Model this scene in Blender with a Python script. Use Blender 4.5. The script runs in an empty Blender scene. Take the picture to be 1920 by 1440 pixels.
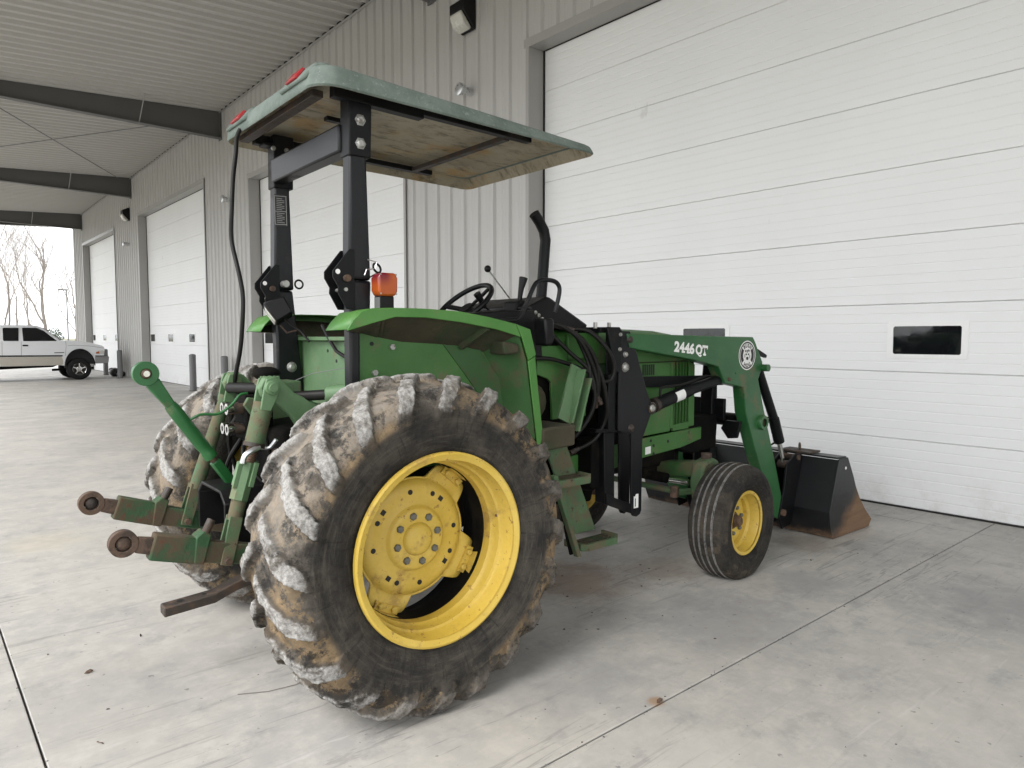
import bpy, bmesh, math, random
import numpy as np
from mathutils import Vector, Matrix
random.seed(7)
R = math.radians
PI = math.pi
scene = bpy.context.scene
COL = scene.collection

# ------------------------------------------------------------------ camera
cam_d = bpy.data.cameras.new('camera')
cam = bpy.data.objects.new('camera', cam_d)
COL.objects.link(cam)
cam_d.sensor_fit = 'HORIZONTAL'
cam_d.sensor_width = 36.0
cam_d.lens = 36.0 * 1331.0 / 1920.0
cam_d.clip_start = 0.05
cam_d.clip_end = 2000
cam.location = (0, 0, 1.52)
cam.rotation_euler = (R(90 - 3.783), 0, R(-40.642))
scene.camera = cam

# ------------------------------------------------------------------ world / sun / exposure
SUN_EL, SUN_AZ = 48, -100      # overcast, the bright part of the sky lies off the open side
world = bpy.data.worlds.new('World')
scene.world = world
world.use_nodes = True
wn = world.node_tree.nodes
wl = world.node_tree.links
wn.clear()
sky = wn.new('ShaderNodeTexSky')
sky.sky_type = 'NISHITA'
sky.sun_disc = False
sky.sun_elevation = R(SUN_EL)
sky.sun_rotation = R(SUN_AZ)
sky.dust_density = 3.0
hsv = wn.new('ShaderNodeHueSaturation')
hsv.inputs['Saturation'].default_value = 0.10
mixw = wn.new('ShaderNodeMix'); mixw.data_type = 'RGBA'
mixw.inputs[0].default_value = 0.6
mixw.inputs[7].default_value = (7.6, 7.8, 8.0, 1)
bg = wn.new('ShaderNodeBackground')
bg.inputs['Strength'].default_value = 0.15
wo = wn.new('ShaderNodeOutputWorld')
wl.new(sky.outputs[0], hsv.inputs['Color'])
wl.new(hsv.outputs[0], mixw.inputs[6])
wl.new(mixw.outputs[2], bg.inputs['Color'])
wl.new(bg.outputs[0], wo.inputs['Surface'])
sun_d = bpy.data.lights.new('sun', 'SUN')
sun_d.energy = 0.9
sun_d.angle = R(25)
sun_d.color = (1.0, 0.97, 0.93)
sun = bpy.data.objects.new('sun', sun_d)
COL.objects.link(sun)
sd = Vector((math.sin(R(SUN_AZ)) * math.cos(R(SUN_EL)), math.cos(R(SUN_AZ)) * math.cos(R(SUN_EL)), math.sin(R(SUN_EL))))
sun.rotation_euler = sd.to_track_quat('Z', 'Y').to_euler()
scene.view_settings.view_transform = 'Standard'
scene.view_settings.look = 'None'
scene.view_settings.exposure = 1.38
scene.view_settings.gamma = 1.0
scene.view_settings.use_curve_mapping = False
scene.cycles.max_bounces = 8
scene.cycles.diffuse_bounces = 4
scene.cycles.use_denoising = True
try:
    scene.cycles.denoiser = 'OPENIMAGEDENOISE'
except Exception:
    pass

# ------------------------------------------------------------------ helpers
class MB:
    """collects faces of one part; build() links it as one mesh object"""
    def __init__(s):
        s.v = []; s.f = []
    def add(s, vs, fs):
        o = len(s.v); s.v += [tuple(v) for v in vs]; s.f += [tuple(i + o for i in f) for f in fs]; return s
    def box(s, x0, x1, y0, y1, z0, z1):
        return s.add([(x0,y0,z0),(x1,y0,z0),(x1,y1,z0),(x0,y1,z0),(x0,y0,z1),(x1,y0,z1),(x1,y1,z1),(x0,y1,z1)],
                     [(0,3,2,1),(4,5,6,7),(0,1,5,4),(1,2,6,5),(2,3,7,6),(3,0,4,7)])
    def prism(s, poly, axis, a, b):
        n = len(poly)
        def P(u, v, w):
            return (u, w, v) if axis == 'y' else ((w, u, v) if axis == 'x' else (u, v, w))
        vs = [P(u, v, a) for u, v in poly] + [P(u, v, b) for u, v in poly]
        fs = [tuple(range(n - 1, -1, -1)), tuple(range(n, 2 * n))]
        for i in range(n):
            j = (i + 1) % n
            fs.append((i, j, n + j, n + i))
        return s.add(vs, fs)
    def ring(s, c, d, r, n, up=None):
        d = Vector(d).normalized()
        u = Vector(up) if up else (Vector((0,0,1)) if abs(d.z) < .9 else Vector((1,0,0)))
        a = d.cross(u).normalized(); b = d.cross(a).normalized()
        return [Vector(c) + a * (r * math.cos(2*PI*k/n)) + b * (r * math.sin(2*PI*k/n)) for k in range(n)]
    def tube(s, pts, r, n=8, caps=True):
        pts = [Vector(p) for p in pts]; m = len(pts)
        rs = r if isinstance(r, (list, tuple)) else [r] * m
        vs = []; pa = None
        for i, p in enumerate(pts):
            d = (pts[min(i+1, m-1)] - pts[max(i-1, 0)]).normalized()
            if pa is None:
                u = Vector((0,0,1)) if abs(d.z) < .9 else Vector((1,0,0))
                a = d.cross(u).normalized()
            else:
                a = (pa - d * pa.dot(d)).normalized()
            pa = a; b = d.cross(a)
            vs += [p + a * (rs[i] * math.cos(2*PI*k/n)) + b * (rs[i] * math.sin(2*PI*k/n)) for k in range(n)]
        fs = []
        for i in range(m - 1):
            for k in range(n):
                q = (k + 1) % n
                fs.append((i*n+k, i*n+q, (i+1)*n+q, (i+1)*n+k))
        if caps:
            fs.append(tuple(range(n-1, -1, -1))); fs.append(tuple((m-1)*n + k for k in range(n)))
        return s.add(vs, fs)
    def cyl(s, p0, p1, r, n=16, r1=None):
        return s.tube([p0, p1], [r, r if r1 is None else r1], n)
    def lathe(s, prof, axis='y', c=(0,0,0), n=48, closed=False, sgn=1):
        vs = []; fs = []; m = len(prof)
        for k in range(n):
            t = 2*PI*k/n; ct, st = math.cos(t), math.sin(t)
            for r, w in prof:
                if axis == 'y': vs.append((c[0]+r*ct, c[1]+w*sgn, c[2]+r*st))
                elif axis == 'x': vs.append((c[0]+w*sgn, c[1]+r*ct, c[2]+r*st))
                else: vs.append((c[0]+r*ct, c[1]+r*st, c[2]+w*sgn))
        for k in range(n):
            q = (k+1) % n
            for i in range(m if closed else m-1):
                j = (i+1) % m
                fs.append((k*m+i, k*m+j, q*m+j, q*m+i))
        return s.add(vs, fs)
    def sphere(s, c, r, nu=12, nv=8, sz=(1,1,1)):
        vs = []; fs = []
        for i in range(nv+1):
            ph = PI*i/nv
            for k in range(nu):
                t = 2*PI*k/nu
                vs.append((c[0]+r*sz[0]*math.sin(ph)*math.cos(t), c[1]+r*sz[1]*math.sin(ph)*math.sin(t), c[2]+r*sz[2]*math.cos(ph)))
        for i in range(nv):
            for k in range(nu):
                q = (k+1) % nu
                fs.append((i*nu+k, (i+1)*nu+k, (i+1)*nu+q, i*nu+q))
        return s.add(vs, fs)
    def hexa(s, p0, p1, w0, h0, w1=None, h1=None, up=(0,0,1)):
        """square-section bar from p0 to p1, sections w x h"""
        p0, p1 = Vector(p0), Vector(p1); d = (p1-p0).normalized()
        u = Vector(up) if abs(d.dot(Vector(up))) < .95 else Vector((1,0,0))
        a = d.cross(u).normalized(); b = a.cross(d).normalized()
        w1 = w0 if w1 is None else w1; h1 = h0 if h1 is None else h1
        vs = []
        for p, w, h in ((p0,w0,h0),(p1,w1,h1)):
            vs += [p - a*w/2 - b*h/2, p + a*w/2 - b*h/2, p + a*w/2 + b*h/2, p - a*w/2 + b*h/2]
        return s.add(vs, [(0,3,2,1),(4,5,6,7),(0,1,5,4),(1,2,6,5),(2,3,7,6),(3,0,4,7)])
    def mesh(s, name, mat, smooth=40):
        me = bpy.data.meshes.new(name); me.from_pydata([tuple(v) for v in s.v], [], s.f)
        bm = bmesh.new(); bm.from_mesh(me)
        bmesh.ops.recalc_face_normals(bm, faces=bm.faces)
        bm.to_mesh(me); bm.free()
        if mat: me.materials.append(MAT[mat])
        if smooth:
            for p in me.polygons: p.use_smooth = True
            me.set_sharp_from_angle(angle=R(smooth))
        return me
    def build(s, name, mat, parent=None, bevel=0, smooth=40, seg=2):
        return obj(name, s.mesh(name, mat, smooth), parent, bevel, seg)

def obj(name, me, parent=None, bevel=0, seg=2):
    o = bpy.data.objects.new(name, me); COL.objects.link(o)
    if parent: o.parent = parent
    if bevel:
        m = o.modifiers.new('bevel', 'BEVEL'); m.width = bevel; m.segments = seg
        m.limit_method = 'ANGLE'; m.angle_limit = R(35)
        m.harden_normals = False
    return o
def empty(name, loc=(0,0,0), rz=0, parent=None):
    o = bpy.data.objects.new(name, None); COL.objects.link(o)
    o.location = loc; o.rotation_euler = (0,0,rz); o.empty_display_size = .2
    if parent: o.parent = parent
    return o
def tag(o, label=None, cat=None, group=None, kind=None):
    if label: o['label'] = label
    if cat: o['category'] = cat
    if group: o['group'] = group
    if kind: o['kind'] = kind
    return o
def copy_tree(o, parent=None):
    c = o.copy(); COL.objects.link(c); c.parent = parent
    for ch in list(o.children): copy_tree(ch, c)
    return c

def smooth_path(p, k=6):
    p = [Vector(q) for q in p]; out = []
    for i in range(len(p)-1):
        a, b, c, d = p[max(i-1,0)], p[i], p[i+1], p[min(i+2,len(p)-1)]
        for j in range(k):
            t = j/k; out.append(.5*((2*b)+(c-a)*t+(2*a-5*b+4*c-d)*t*t+(3*b-a-3*c+d)*t**3))
    out.append(p[-1]); return out

# ------------------------------------------------------------------ materials
MAT = {}
class NT:
    def __init__(s, name):
        m = bpy.data.materials.new(name); m.use_nodes = True
        s.m = m; s.n = m.node_tree.nodes; s.l = m.node_tree.links
        s.b = s.n['Principled BSDF']; MAT[name] = m
        s.tc = s.n.new('ShaderNodeTexCoord')
    def link(s, a, b): s.l.new(a, b)
    def mapping(s, scale=(1,1,1), rot=(0,0,0), loc=(0,0,0), src='Object'):
        mp = s.n.new('ShaderNodeMapping'); mp.inputs['Scale'].default_value = scale
        mp.inputs['Rotation'].default_value = rot; mp.inputs['Location'].default_value = loc
        s.link(s.tc.outputs[src], mp.inputs['Vector']); return mp.outputs[0]
    def noise(s, scale, detail=4, rough=.55, vec=None, dist=0):
        t = s.n.new('ShaderNodeTexNoise'); t.inputs['Scale'].default_value = scale
        t.inputs['Detail'].default_value = detail; t.inputs['Roughness'].default_value = rough
        t.inputs['Distortion'].default_value = dist
        s.link(vec if vec is not None else s.tc.outputs['Object'], t.inputs['Vector']); return t.outputs['Fac']
    def ramp(s, fac, a, b, ca=0., cb=1.):
        r = s.n.new('ShaderNodeMapRange'); r.interpolation_type = 'SMOOTHSTEP'
        r.inputs[1].default_value = a; r.inputs[2].default_value = b
        r.inputs[3].default_value = ca; r.inputs[4].default_value = cb
        s.link(fac, r.inputs[0]); return r.outputs[0]
    def math(s, op, a, b=None, clamp=False):
        m = s.n.new('ShaderNodeMath'); m.operation = op; m.use_clamp = clamp
        for i, x in enumerate((a, b)):
            if x is None: continue
            if isinstance(x, (int, float)): m.inputs[i].default_value = x
            else: s.link(x, m.inputs[i])
        return m.outputs[0]
    def mix(s, fac, a, b):
        m = s.n.new('ShaderNodeMix'); m.data_type = 'RGBA'
        for i, x in ((0, fac), (6, a), (7, b)):
            if isinstance(x, (int, float)): m.inputs[i].default_value = x
            elif isinstance(x, tuple): m.inputs[i].default_value = (*x, 1) if len(x) == 3 else x
            else: s.link(x, m.inputs[i])
        return m.outputs[2]
    def attr(s, name):
        a = s.n.new('ShaderNodeAttribute'); a.attribute_name = name; return a.outputs['Fac']
    def sep(s, src='Object'):
        x = s.n.new('ShaderNodeSeparateXYZ'); s.link(s.tc.outputs[src], x.inputs[0]); return x.outputs
    def normz(s):
        g = s.n.new('ShaderNodeNewGeometry'); x = s.n.new('ShaderNodeSeparateXYZ'); s.link(g.outputs['Normal'], x.inputs[0]); return x.outputs
    def bump(s, h, strength=.3, dist=.01):
        b = s.n.new('ShaderNodeBump'); b.inputs['Strength'].default_value = strength; b.inputs['Distance'].default_value = dist
        s.link(h, b.inputs['Height']); s.link(b.outputs[0], s.b.inputs['Normal'])
    def out(s, col=None, rough=None, metal=None, spec=None):
        for x, k in ((col, 'Base Color'), (rough, 'Roughness'), (metal, 'Metallic'), (spec, 'Specular IOR Level')):
            if x is None: continue
            if isinstance(x, (int, float)): s.b.inputs[k].default_value = x
            elif isinstance(x, tuple): s.b.inputs[k].default_value = (*x, 1)
            else: s.link(x, s.b.inputs[k])
        return s.m

def paint(name, col, fade=None, dirt=(.16,.12,.075), damt=.4, dscale=5, rough=.42, bump=.05, metal=0, up=0., chip=None, spec=.5):
    """worn paint: two tones, clotted dirt, optional dust on upward faces"""
    t = NT(name)
    fade = fade or tuple(c*1.25 for c in col)
    n1 = t.noise(3.0, 3); n2 = t.noise(dscale, 7, .68); n3 = t.noise(60, 4, .6)
    c = t.mix(t.ramp(n1, .35, .7), col, fade)
    c = t.mix(t.math('MULTIPLY', t.ramp(n3, .3, .8), .18), c, tuple(x*.6 for x in col))
    d = t.ramp(n2, .60 - .26*damt, .70 - .16*damt)
    d = t.math('MULTIPLY', d, min(1, .45 + damt*.6))
    if up:
        nz = t.normz()[2]
        d = t.math('MAXIMUM', d, t.math('MULTIPLY', t.ramp(nz, .3, .95), t.math('MULTIPLY', t.ramp(t.noise(14, 6, .7), .25, .65), up)))
    c = t.mix(d, c, dirt)
    if chip:
        k = t.ramp(t.noise(24, 6, .75), .60, .645)
        c = t.mix(t.math('MULTIPLY', k, .85), c, chip)
    rr = t.math('ADD', t.math('MULTIPLY', d, .4), rough, True)
    t.out(c, rr, metal, spec)
    if bump: t.bump(t.math('ADD', t.math('MULTIPLY', n3, .4), n2), bump, .01)
    return t.m
def plain(name, col, rough=.5, metal=0, var=.12, scale=12, spec=.5, bump=0):
    t = NT(name)
    n = t.noise(scale, 5, .6)
    c = t.mix(n, tuple(x*(1-var) for x in col), tuple(min(1, x*(1+var)) for x in col))
    t.out(c, t.ramp(n, .2, .8, max(0, rough-.06), min(1, rough+.06)), metal, spec)
    if bump: t.bump(n, bump, .005)
    return t.m

paint('fender_green', (.052,.180,.030), (.080,.225,.048), damt=.20, rough=.45, up=.15)
paint('panel_green', (.038,.130,.024), (.056,.162,.038), damt=.22, rough=.5)
paint('pale_green', (.080,.160,.070), (.115,.20,.10), damt=.26, rough=.55)
paint('dirty_green', (.026,.082,.020), (.038,.108,.032), dirt=(.085,.066,.038), damt=.48, rough=.62, dscale=4, bump=.25)
paint('under_brown', (.040,.035,.020), (.070,.056,.033), dirt=(.025,.05,.018), damt=.45, rough=.9, bump=.6)
paint('loader_green', (.019,.092,.028), (.028,.118,.037), damt=.14, rough=.38, up=.2)
paint('bright_green', (.012,.095,.022), (.018,.115,.03), damt=.10, rough=.4)
paint('hitch_green', (.045,.098,.040), (.080,.140,.064), dirt=(.125,.092,.06), damt=.62, rough=.66, dscale=8, bump=.35, chip=(.045,.025,.015))
paint('link_green', (.016,.062,.020), (.026,.088,.030), dirt=(.085,.055,.036), damt=.72, rough=.62, dscale=6, bump=.45, chip=(.10,.04,.02))
paint('black_paint', (.003,.0033,.0040), (.006,.0064,.0075), dirt=(.03,.025,.02), damt=.16, rough=.48, spec=.22)
paint('black_satin', (.0045,.005,.0065), (.0085,.009,.011), dirt=(.04,.036,.032), damt=.18, rough=.40, spec=.32)
paint('grime_shade_black', (.0025,.0025,.0025), (.005,.0047,.0044), dirt=(.016,.013,.009), damt=.40, rough=.8, bump=.4, spec=.12)
paint('wheel_yellow', (.56,.385,.055), (.63,.455,.095), dirt=(.26,.15,.06), damt=.22, rough=.5, dscale=5, chip=(.24,.12,.04))
paint('rust_steel', (.085,.052,.034), (.13,.075,.045), dirt=(.04,.032,.028), damt=.55, rough=.7, dscale=16, bump=.5)
paint('dark_steel', (.028,.022,.019), (.05,.038,.03), dirt=(.10,.062,.04), damt=.45, rough=.55, dscale=14, metal=.2, bump=.3)
paint('bolt_zinc', (.36,.36,.34), (.45,.45,.42), dirt=(.12,.10,.08), damt=.4, rough=.4, dscale=40, metal=.6)
paint('nut_grey', (.12,.125,.11), (.16,.165,.15), damt=.3, rough=.55, dscale=40, metal=.3)
plain('rubber', (.008,.008,.008), .6, bump=.1, spec=.2)
plain('hose_rubber', (.007,.0066,.006), .5, bump=.15, spec=.25)
plain('black_plastic', (.004,.004,.0045), .45, spec=.28)
plain('chrome', (.75,.75,.74), .18, 1.0, .05)
plain('galv', (.62,.63,.64), .3, .9, .15)
plain('white_decal', (.78,.78,.76), .5, 0, .04)
plain('black_decal', (.012,.012,.013), .5)
plain('grey_decal', (.30,.30,.29), .5)
def m_amber():
    t = NT('amber_lens'); x, y, z = t.sep()[:3]
    f = t.math('MULTIPLY', t.ramp(z, .085, .15), t.ramp(x, .03, -.02))
    t.out(t.mix(f, t.mix(t.noise(30, 3), (.34,.062,.012), (.44,.095,.015)), (.16,.010,.02)), .2)
m_amber()
plain('red_lens', (.36,.015,.02), .2, 0, .1)
plain('lamp_glass', (.50,.49,.45), .25, 0, .06, spec=.7)
plain('post_grey', (.15,.15,.15), .55, 0, .1, 6)
plain('frame_white', (.80,.80,.79), .45, 0, .02)
plain('beam_grey', (.105,.104,.102), .6, 0, .08, 3)
plain('brace_grey', (.36,.355,.34), .55, 0, .06)
plain('seal_black', (.010,.010,.010), .7)
plain('bag_black', (.012,.012,.013), .4, bump=.4)
plain('truck_white', (.68,.69,.70), .22, 0, .02, spec=.6)
plain('truck_tan', (.40,.37,.32), .4, 0, .08)
plain('tinted_glass', (.006,.007,.008), .06, 0, .05, spec=.6)
plain('truck_grey', (.20,.20,.20), .4)
plain('tail_dirt', (.05,.045,.04), .8)

def m_trim(name, col):
    t = NT(name)
    n = t.noise(1.2, 3); f = t.noise(35, 4)
    c = t.mix(n, tuple(x*.95 for x in col), tuple(x*1.05 for x in col))
    t.out(c, t.ramp(f, .3, .7, .38, .48), 0, .45); t.bump(t.noise(2.2, 2), .06, .02)
m_trim('wall_metal', (.45,.442,.428))
m_trim('trim_metal', (.33,.322,.308))
m_trim('roof_metal', (.43,.42,.395))

def m_door():
    t = NT('door_white')
    n = t.noise(.8, 3); e = t.noise(220, 3, .6)
    v = t.mapping((60, 60, 700)); st = t.noise(1, 3, .6, v)
    c = t.mix(n, (.74,.745,.745), (.80,.805,.805))
    s = t.ramp(t.noise(3, 6, .7), .66, .78); c = t.mix(t.math('MULTIPLY', s, .10), c, (.45,.42,.38))
    z = t.sep()[2]; gr = t.math('MULTIPLY', t.ramp(z, .55, .0), t.ramp(t.noise(4, 7, .75), .42, .70)); c = t.mix(t.math('MULTIPLY', gr, .35), c, (.46,.44,.40))
    k = t.ramp(t.noise(1, 5, .6, t.mapping((9,3,.7), (.5,0,0)), .5), .70, .735); c = t.mix(t.math('MULTIPLY', k, .25), c, (.4,.39,.37))
    t.out(c, .5, 0, .4); t.bump(t.math('ADD', t.math('MULTIPLY', e, .8), t.math('ADD', st, t.math('MULTIPLY', t.noise(1.3, 2), 6.0))), .10, .003)
m_door()

def m_concrete():
    t = NT('concrete')
    o = t.tc.outputs['Object']
    base = t.mix(t.ramp(t.noise(.55, 4, .6), .3, .7), (.385,.366,.336), (.455,.435,.402))
    b2 = t.ramp(t.noise(1.3, 7, .66), .36, .66)
    c = t.mix(t.math('MULTIPLY', b2, .75), base, (.315,.308,.298))
    c = t.mix(t.math('MULTIPLY', t.ramp(t.noise(.8, 6, .68, t.mapping((1,1.5,1), loc=(4,9,0))), .56, .74), .55), c, (.235,.235,.24))
    # trowel mottling
    c = t.mix(t.math('MULTIPLY', t.ramp(t.noise(7, 8, .74), .40, .70), .65), c, (.50,.475,.435))
    c = t.mix(t.math('MULTIPLY', t.ramp(t.noise(3.2, 7, .72, t.mapping((1,1,1), loc=(9,1,0))), .54, .66), .5), c, (.25,.245,.24))
    # tyre scuffs: short thin curved strokes in several directions, gathered in patches
    patch = t.ramp(t.noise(.5, 3, .5, t.mapping(loc=(2,6,0))), .40, .62)
    for k, (rz, sc, a, amt) in enumerate(((.95,(1.1,15,1),.635,.62), (.55,(.9,13,1),.645,.55), (1.35,(1.3,17,1),.645,.5), (.2,(1.2,14,1),.655,.45), (1.9,(1.2,13,1),.65,.45))):
        v = t.mapping(sc, (0,0,rz), (k*3.1, k*1.7, 0)); s = t.noise(1.0, 5, .62, v, 1.4)
        m = t.math('MULTIPLY', t.ramp(s, a-.03, a+.035), t.math('ADD', t.math('MULTIPLY', patch, .75), .25))
        c = t.mix(t.math('MULTIPLY', m, amt*.85), c, (.16,.155,.15))
    for k, (rz, sc) in enumerate(((1.0,(1.0,11,1)), (-.4,(1.2,9,1)))):
        v = t.mapping(sc, (0,0,rz), (k*5.3+2, k*2.2+7, 0)); s = t.noise(1.0, 5, .65, v, 1.0)
        c = t.mix(t.math('MULTIPLY', t.ramp(s, .63, .72), .3), c, (.58,.565,.54))
    # brown earth dropped by the machine, and grey blotches
    n = t.noise(6, 7, .75)
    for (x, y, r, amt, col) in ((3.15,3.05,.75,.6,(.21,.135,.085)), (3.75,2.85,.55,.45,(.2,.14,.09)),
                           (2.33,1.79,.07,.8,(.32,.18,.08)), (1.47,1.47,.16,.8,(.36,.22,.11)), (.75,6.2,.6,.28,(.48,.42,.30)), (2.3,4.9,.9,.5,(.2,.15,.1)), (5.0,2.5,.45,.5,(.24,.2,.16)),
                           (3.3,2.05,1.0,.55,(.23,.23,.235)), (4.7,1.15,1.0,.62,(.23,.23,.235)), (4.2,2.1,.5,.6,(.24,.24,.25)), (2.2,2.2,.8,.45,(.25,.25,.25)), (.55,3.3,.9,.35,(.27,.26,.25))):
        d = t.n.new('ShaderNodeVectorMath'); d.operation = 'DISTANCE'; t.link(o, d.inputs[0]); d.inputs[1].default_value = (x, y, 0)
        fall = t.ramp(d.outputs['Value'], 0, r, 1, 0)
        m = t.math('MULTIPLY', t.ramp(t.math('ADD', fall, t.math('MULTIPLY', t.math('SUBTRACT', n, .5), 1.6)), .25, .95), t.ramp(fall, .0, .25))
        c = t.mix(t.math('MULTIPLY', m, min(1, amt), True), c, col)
    fs = t.ramp(t.noise(26, 2, .5, t.mapping(loc=(5,5,0))), .70, .735); c = t.mix(t.math('MULTIPLY', fs, .6), c, (.12,.115,.11))
    sp = t.ramp(t.noise(70, 3, .6), .66, .74); c = t.mix(t.math('MULTIPLY', sp, .35), c, (.2,.19,.18))
    t.out(c, t.ramp(b2, 0, 1, .46, .62), 0, .45)
    t.bump(t.math('ADD', t.noise(140, 4, .6), t.math('MULTIPLY', t.noise(6, 4), 1.5)), .12, .004)
m_concrete()
plain('joint_dark', (.045,.042,.038), .9)
def m_ground():
    t = NT('ground_gravel'); n = t.noise(.2, 6); c = t.mix(n, (.22,.20,.15), (.30,.27,.2)); c = t.mix(t.ramp(t.noise(.05, 4), .45, .6), c, (.10,.12,.05)); t.out(c, .95)
m_ground()
plain('bark', (.19,.17,.155), .9, 0, .25, 8)
plain('twig', (.30,.27,.25), .9, 0, .2, 3)
def m_leaf(n, c):
    t = NT(n); t.out(t.mix(t.noise(2, 3), tuple(x*.6 for x in c), tuple(x*1.5 for x in c)), .8)
m_leaf('evergreen', (.035,.055,.025))

def m_tyre(name, mud, chalk_amt, mud_amt, dust_amt, bias, side=1.0):
    t = NT(name)
    lug, trd0 = t.attr('lug'), t.attr('tread')
    x, y, z = t.sep()[:3]
    r = t.math('SQRT', t.math('ADD', t.math('MULTIPLY', x, x), t.math('MULTIPLY', z, z)))
    def polar(ka, kr):
        cv = t.n.new('ShaderNodeCombineXYZ')
        t.link(t.math('MULTIPLY', t.math('DIVIDE', x, r), ka), cv.inputs[0]); t.link(t.math('MULTIPLY', t.math('DIVIDE', z, r), ka), cv.inputs[1]); t.link(t.math('MULTIPLY', r, kr), cv.inputs[2])
        return cv.outputs[0]
    n1 = t.noise(6, 7, .72); n2 = t.noise(20, 8, .78); n3 = t.noise(70, 5, .7); n4 = t.noise(4.6, 8, .74, t.mapping((1,1,1), loc=(3,8,2)))
    scuff = t.noise(1.0, 6, .68, polar(3.2, 62), .3); crease = t.noise(1.0, 5, .65, polar(26, 7), .4)
    trd = t.math('ADD', trd0, t.math('MULTIPLY', t.math('SUBTRACT', n4, .5), 1.3))
    rub = t.mix(t.ramp(n1, .38, .62), tuple(q*side for q in (.024,.0225,.021)), tuple(q*side for q in (.062,.055,.046)))
    rub = t.mix(t.math('MULTIPLY', t.ramp(scuff, .46, .70), .42), rub, tuple(q*side for q in (.115,.102,.083)))
    rub = t.mix(t.math('MULTIPLY', t.ramp(crease, .56, .66), .5), rub, tuple(q*side for q in (.012,.012,.012)))
    # dull grey-brown dust over tread and shoulder
    dust = t.math('MULTIPLY', t.ramp(trd, .15, .9), t.math('MULTIPLY', t.ramp(n1, .28, .52), dust_amt))
    c = t.mix(dust, rub, t.mix(t.ramp(n2, .34, .64), (.070,.060,.049), (.150,.133,.112)))
    # tan dried mud in patches round the shoulder
    band = t.math('MULTIPLY', t.ramp(trd0, .25, .55), t.ramp(lug, .05, .5, 1, .15))
    mm = t.math('MULTIPLY', t.ramp(t.math('ADD', n4, t.math('MULTIPLY', n2, .30)), .665 - .04*mud_amt, .735 - .05*mud_amt), band)
    c = t.mix(t.math('MULTIPLY', mm, .85), c, t.mix(t.ramp(n2, .38, .60), mud, tuple(q*.55 for q in mud)))
    # bare black rubber, in smears
    dk = t.math('MULTIPLY', t.ramp(t.noise(5.0, 7, .74, t.mapping(loc=(7,3,4))), .54, .60), t.ramp(trd0, .05, .3))
    c = t.mix(t.math('MULTIPLY', dk, .8), c, (.020,.0195,.019))
    if bias:
        reg = t.ramp(t.math('ADD', t.math('MULTIPLY', x, -1.0), t.math('MULTIPLY', z, .45)), -.45, .45)
        # pale film on the rear upper quarter
        film = t.math('MULTIPLY', t.ramp(t.math('ADD', t.math('MULTIPLY', x, -.8), z), .35, .85), t.math('MULTIPLY', t.ramp(t.math('ADD', n4, t.math('MULTIPLY', n2, .3)), .58, .72), t.ramp(trd0, .45, .85)))
        c = t.mix(t.math('MULTIPLY', film, .6), c, t.mix(n3, (.22,.21,.195), (.38,.365,.34)))
    # scraped chalky lug crests
    if bias:
        n5 = t.noise(8.5, 5, .7, t.mapping(loc=(2,2,7)))
        ck = t.math('MULTIPLY', t.ramp(t.math('ADD', lug, t.math('MULTIPLY', t.math('SUBTRACT', n2, .5), .8)), .62, .95), t.ramp(t.math('ADD', n5, t.math('MULTIPLY', n2, .5)), .60, .80))
        ck = t.math('MULTIPLY', ck, t.math('ADD', t.math('MULTIPLY', reg, .85), .15))
    else:
        ck = t.math('MULTIPLY', t.ramp(lug, .6, 1.0), t.ramp(n2, .32, .52))
    c = t.mix(t.math('MULTIPLY', ck, chalk_amt), c, t.mix(t.ramp(n3, .3, .7), (.22,.21,.20), (.47,.46,.44)))
    t.out(c, .86, 0, .22)
    t.bump(t.math('ADD', t.math('MULTIPLY', n2, 1.4), t.math('ADD', t.math('MULTIPLY', n3, .6), t.math('MULTIPLY', scuff, .8))), .7, .014)
m_tyre('tyre_rear', (.33,.235,.135), .95, 1.0, .85, True)
m_tyre('tyre_front', (.12,.095,.068), .9, .25, .16, False, .55)

def m_canopy():
    t = NT('canopy_green')
    n = t.noise(5, 7, .7); n3 = t.noise(45, 5, .7)
    c = t.mix(t.ramp(n, .35, .68), (.095,.125,.106), (.165,.200,.175))
    c = t.mix(t.math('MULTIPLY', t.ramp(n3, .55, .75), .5), c, (.33,.37,.345))
    c = t.mix(t.math('MULTIPLY', t.ramp(t.noise(9, 6, .75), .62, .74), .7), c, (.05,.062,.054))
    t.out(c, .8); t.bump(n3, .25, .005)
    t = NT('canopy_liner')
    n = t.noise(2.2, 6, .65); n2 = t.noise(7, 7, .75, t.mapping((1,2.4,1)))
    c = t.mix(t.ramp(n, .3, .7), (.27,.235,.165), (.40,.355,.27))
    c = t.mix(t.math('MULTIPLY', t.ramp(t.noise(3.1, 5, .6, t.mapping(loc=(5,2,1))), .5, .68), .75), c, (.40,.24,.08))
    c = t.mix(t.math('MULTIPLY', t.ramp(n2, .48, .68), .7), c, (.075,.062,.042))
    t.out(c, .85); t.bump(n2, .2, .005)
m_canopy()
def m_bucket():
    t = NT('bucket_paint')
    z = t.sep()[2]; x = t.sep()[0]; n = t.noise(3.5, 6, .7); n2 = t.noise(1, 6, .7, t.mapping((3,3,26), (0,.5,0)))
    c = t.mix(n, (.0035,.004,.005), (.008,.0085,.010))
    edge = t.math('ADD', t.math('SUBTRACT', .34, z), t.math('MULTIPLY', t.math('SUBTRACT', x, 3.85), .75))
    m = t.ramp(t.math('ADD', edge, t.math('MULTIPLY', t.math('SUBTRACT', n, .5), .55)), .10, .30)
    rust = t.mix(n2, (.10,.052,.026), (.26,.16,.09))
    t.link(t.mix(t.math('MULTIPLY', m, .9), c, rust), t.b.inputs['Base Color'])
    t.link(t.ramp(m, 0, 1, .4, .85), t.b.inputs['Roughness']); t.bump(n2, .2, .01)
m_bucket()

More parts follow.
